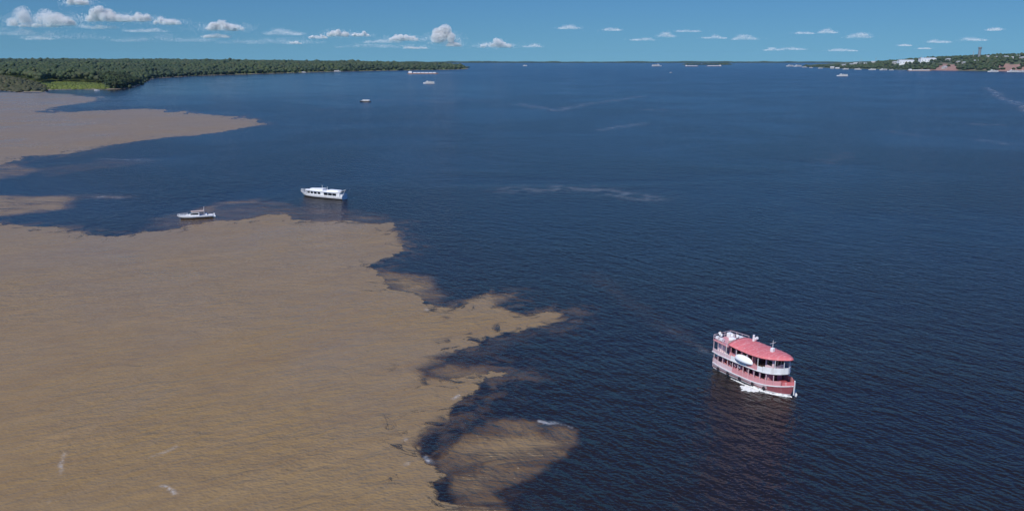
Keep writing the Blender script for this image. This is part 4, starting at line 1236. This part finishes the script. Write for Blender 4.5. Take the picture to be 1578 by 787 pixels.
# ------------------------------------------------------------------ clouds
m_cl, nt, b = new_mat('cloud_droplets')
nt.nodes.remove(b)
df = nt.nodes.new('ShaderNodeBsdfDiffuse'); df.inputs['Color'].default_value = (0.97, 0.97, 0.96, 1)
tr = nt.nodes.new('ShaderNodeBsdfTranslucent'); tr.inputs['Color'].default_value = (0.97, 0.97, 0.96, 1)
ms = nt.nodes.new('ShaderNodeMixShader'); ms.inputs[0].default_value = 0.12
nt.links.new(df.outputs[0], ms.inputs[1]); nt.links.new(tr.outputs[0], ms.inputs[2])
nt.links.new(ms.outputs[0], nt.nodes['Material Output'].inputs['Surface'])
OV = np.array([(1, 1, 1), (-1, -1, 1), (-1, 1, -1), (1, -1, -1)], float) / 1.3
OF = np.array([(0, 2, 1), (0, 1, 3), (0, 3, 2), (1, 2, 3)])
def cloud(px, py, w, h, dens, label, group=None, dist_=26000.0, tall=0.0):
    """a heap of tiny parcels of cloud: flat base, billowing top, thick inside and thinning out at the rim; w, h in photo pixels"""
    d = ray(px, py); d = d / d[1]
    base = Vector((0, 0, H)) + Vector(d) * dist_
    u = dist_ / F
    n_l = max(6, int(w / max(3.5, h) * 9))
    t = rng.uniform(-0.46, 0.46, n_l)
    bil = fbm(t * w / h * 1.3 + rng.uniform(0, 200), np.full(n_l, rng.uniform(0, 99)), 2)
    env = np.clip(1 - (np.abs(t) / 0.52) ** 2.5, 0.05, 1)
    topz = env * (np.clip((bil - 0.22) * 1.9, 0.15, 1.0) if tall == 0 else 0.95)
    rad = rng.uniform(0.16, 0.30, n_l) * (0.45 + 0.55 * env) * h
    cz = -0.40 * h + rad * 0.5 + rng.random(n_l) ** 0.8 * np.maximum(0, topz * h * 0.9 - rad)
    cen = np.stack([t * w, rng.uniform(-0.18, 0.18, n_l) * w * (0.4 + 0.6 * env) * (0.15 if tall else 1.0) + (cz * 0.5 if tall else 0.0), cz], 1)
    n = int(dens * 26 * w * h ** 0.85) + 520
    pick = rng.choice(n_l, n, p=rad ** 2 / np.sum(rad ** 2))
    g = rng.normal(0, 1, (n, 3)); g /= np.linalg.norm(g, axis=1)[:, None]
    P_ = cen[pick] + g * (rng.random(n) ** 0.62 * 1.35)[:, None] * rad[pick][:, None] * np.array([3.2 if dens < 0.25 else 1.0, 1.0, 1.0])
    flat = -0.40 * h
    P_[:, 2] = np.where(P_[:, 2] < flat, flat + (P_[:, 2] - flat) * 0.3, P_[:, 2])
    ns = int(n * 0.10)
    P_ = np.concatenate([P_, np.stack([rng.normal(0, 0.36, ns) * w, rng.normal(0, 0.2, ns) * w, rng.normal(-0.22, 0.16, ns) * h], 1)]) * u
    sz = rng.uniform(0.16, 0.42, len(P_)) * u * (0.62 if dens < 0.2 else 1.0)
    ax = rng.normal(0, 1, (len(P_), 3, 3)); qm, _ = np.linalg.qr(ax)
    Vv = np.einsum('nij,kj->nki', qm, OV) * sz[:, None, None] + P_[:, None, :]
    Ff = (OF[None] + (np.arange(len(P_)) * 4)[:, None, None]).reshape(-1, 3)
    o = big_mesh('cumulus_cloud', Vv.reshape(-1, 3), Ff, m_cl)
    o.location = base
    return tag(o, label, 'cloud', group)
gL = 'cumulus clouds in the bank over the forest'; lL = 'white cumulus cloud in the broken bank over the forest'
cloud(62, 25, 105, 32, 0.45, 'wide broken white cloud over the forest, grey in its middle')
cloud(120, 1, 34, 14, 0.8, 'single white cloud floating above the rest of the cloud bank')
cloud(165, 23, 72, 22, 0.9, 'bright white heaped cloud beside the wide broken cloud over the forest')
cloud(218, 25, 32, 17, 0.95, 'small bright rounded cloud between two longer heaped clouds')
cloud(258, 31, 46, 15, 0.4, 'thin torn cloud trailing off from the heaped clouds over the forest')
cloud(345, 39, 58, 18, 0.75, 'two-headed white cloud standing alone over the middle of the forest')
cloud(437, 49, 60, 12, 0.18, 'faint shredded cloud over the forest between two brighter clouds')
cloud(521, 49, 30, 16, 0.9, 'small bright cream cloud with a smaller companion beside it')
cloud(556, 52, 26, 9, 0.7, 'little bright cloud beside the small cream cloud')
cloud(622, 57, 46, 13, 0.7, 'low bright cloud at the foot of the tall cloud')
cloud(683, 54, 34, 26, 1.5, 'tall bright cumulus tower over the end of the forested point', None, 26000.0, 1.0)
cloud(700, 66, 24, 12, 0.6, 'low tail of cloud sloping down from the tall cumulus tower')
cloud(764, 67, 48, 14, 0.55, 'heaped white cloud low over the river beyond the forested point')
for px, py, w, h, dn in ((60, 38, 60, 8, 0.35), (150, 40, 60, 10, 0.16), (225, 46, 70, 8, 0.16), (60, 58, 46, 8, 0.10), (335, 55, 40, 8, 0.22), (455, 66, 22, 5, 0.3), (590, 63, 60, 7, 0.15), (640, 73, 36, 5, 0.2), (490, 56, 28, 8, 0.3), (100, 54, 150, 14, 0.05), (255, 58, 170, 14, 0.05), (420, 62, 170, 12, 0.05), (590, 69, 150, 10, 0.05), (20, 48, 70, 14, 0.08)):
    cloud(px, py, w, h, dn, 'thin wisp of cloud below the heaped clouds over the forest', 'wisps of cloud over the forest')
for px, py, w, h, dn in ((820, 70, 28, 7, 0.3), (878, 41, 34, 9, 0.45), (944, 44, 26, 8, 0.3), (990, 60, 40, 6, 0.18), (1026, 54, 26, 8, 0.45), (1060, 47, 40, 6, 0.14), (1100, 57, 40, 6, 0.25), (1148, 58, 36, 8, 0.5), (1220, 75, 44, 5, 0.25),
                         (1276, 48, 26, 8, 0.45), (1324, 55, 34, 10, 0.5), (1298, 77, 46, 5, 0.5), (1240, 50, 30, 6, 0.15), (1395, 69, 20, 5, 0.3), (1448, 63, 34, 7, 0.35), (1425, 74, 20, 4, 0.3), (1532, 44, 22, 8, 0.5), (1500, 60, 40, 7, 0.3), (1190, 76, 24, 5, 0.25)):
    cloud(px, py, w, h, dn * 0.36, 'small flat cloud low over the open river and the town', 'small flat clouds over the open river')


# ------------------------------------------------------------------ haze over the river
m_hz, nt, b = new_mat('haze')
nt.nodes.remove(b)
pv = nt.nodes.new('ShaderNodeVolumePrincipled')
pv.inputs['Color'].default_value = (0.36, 0.70, 1.0, 1)
pv.inputs['Density'].default_value = 1.1e-5
nt.links.new(pv.outputs[0], nt.nodes['Material Output'].inputs['Volume'])
hz = MB().box(-17000, 17000, -17000, 17000, -9.0, 190.0).build('haze', m_hz)
tag(hz, kind='stuff')
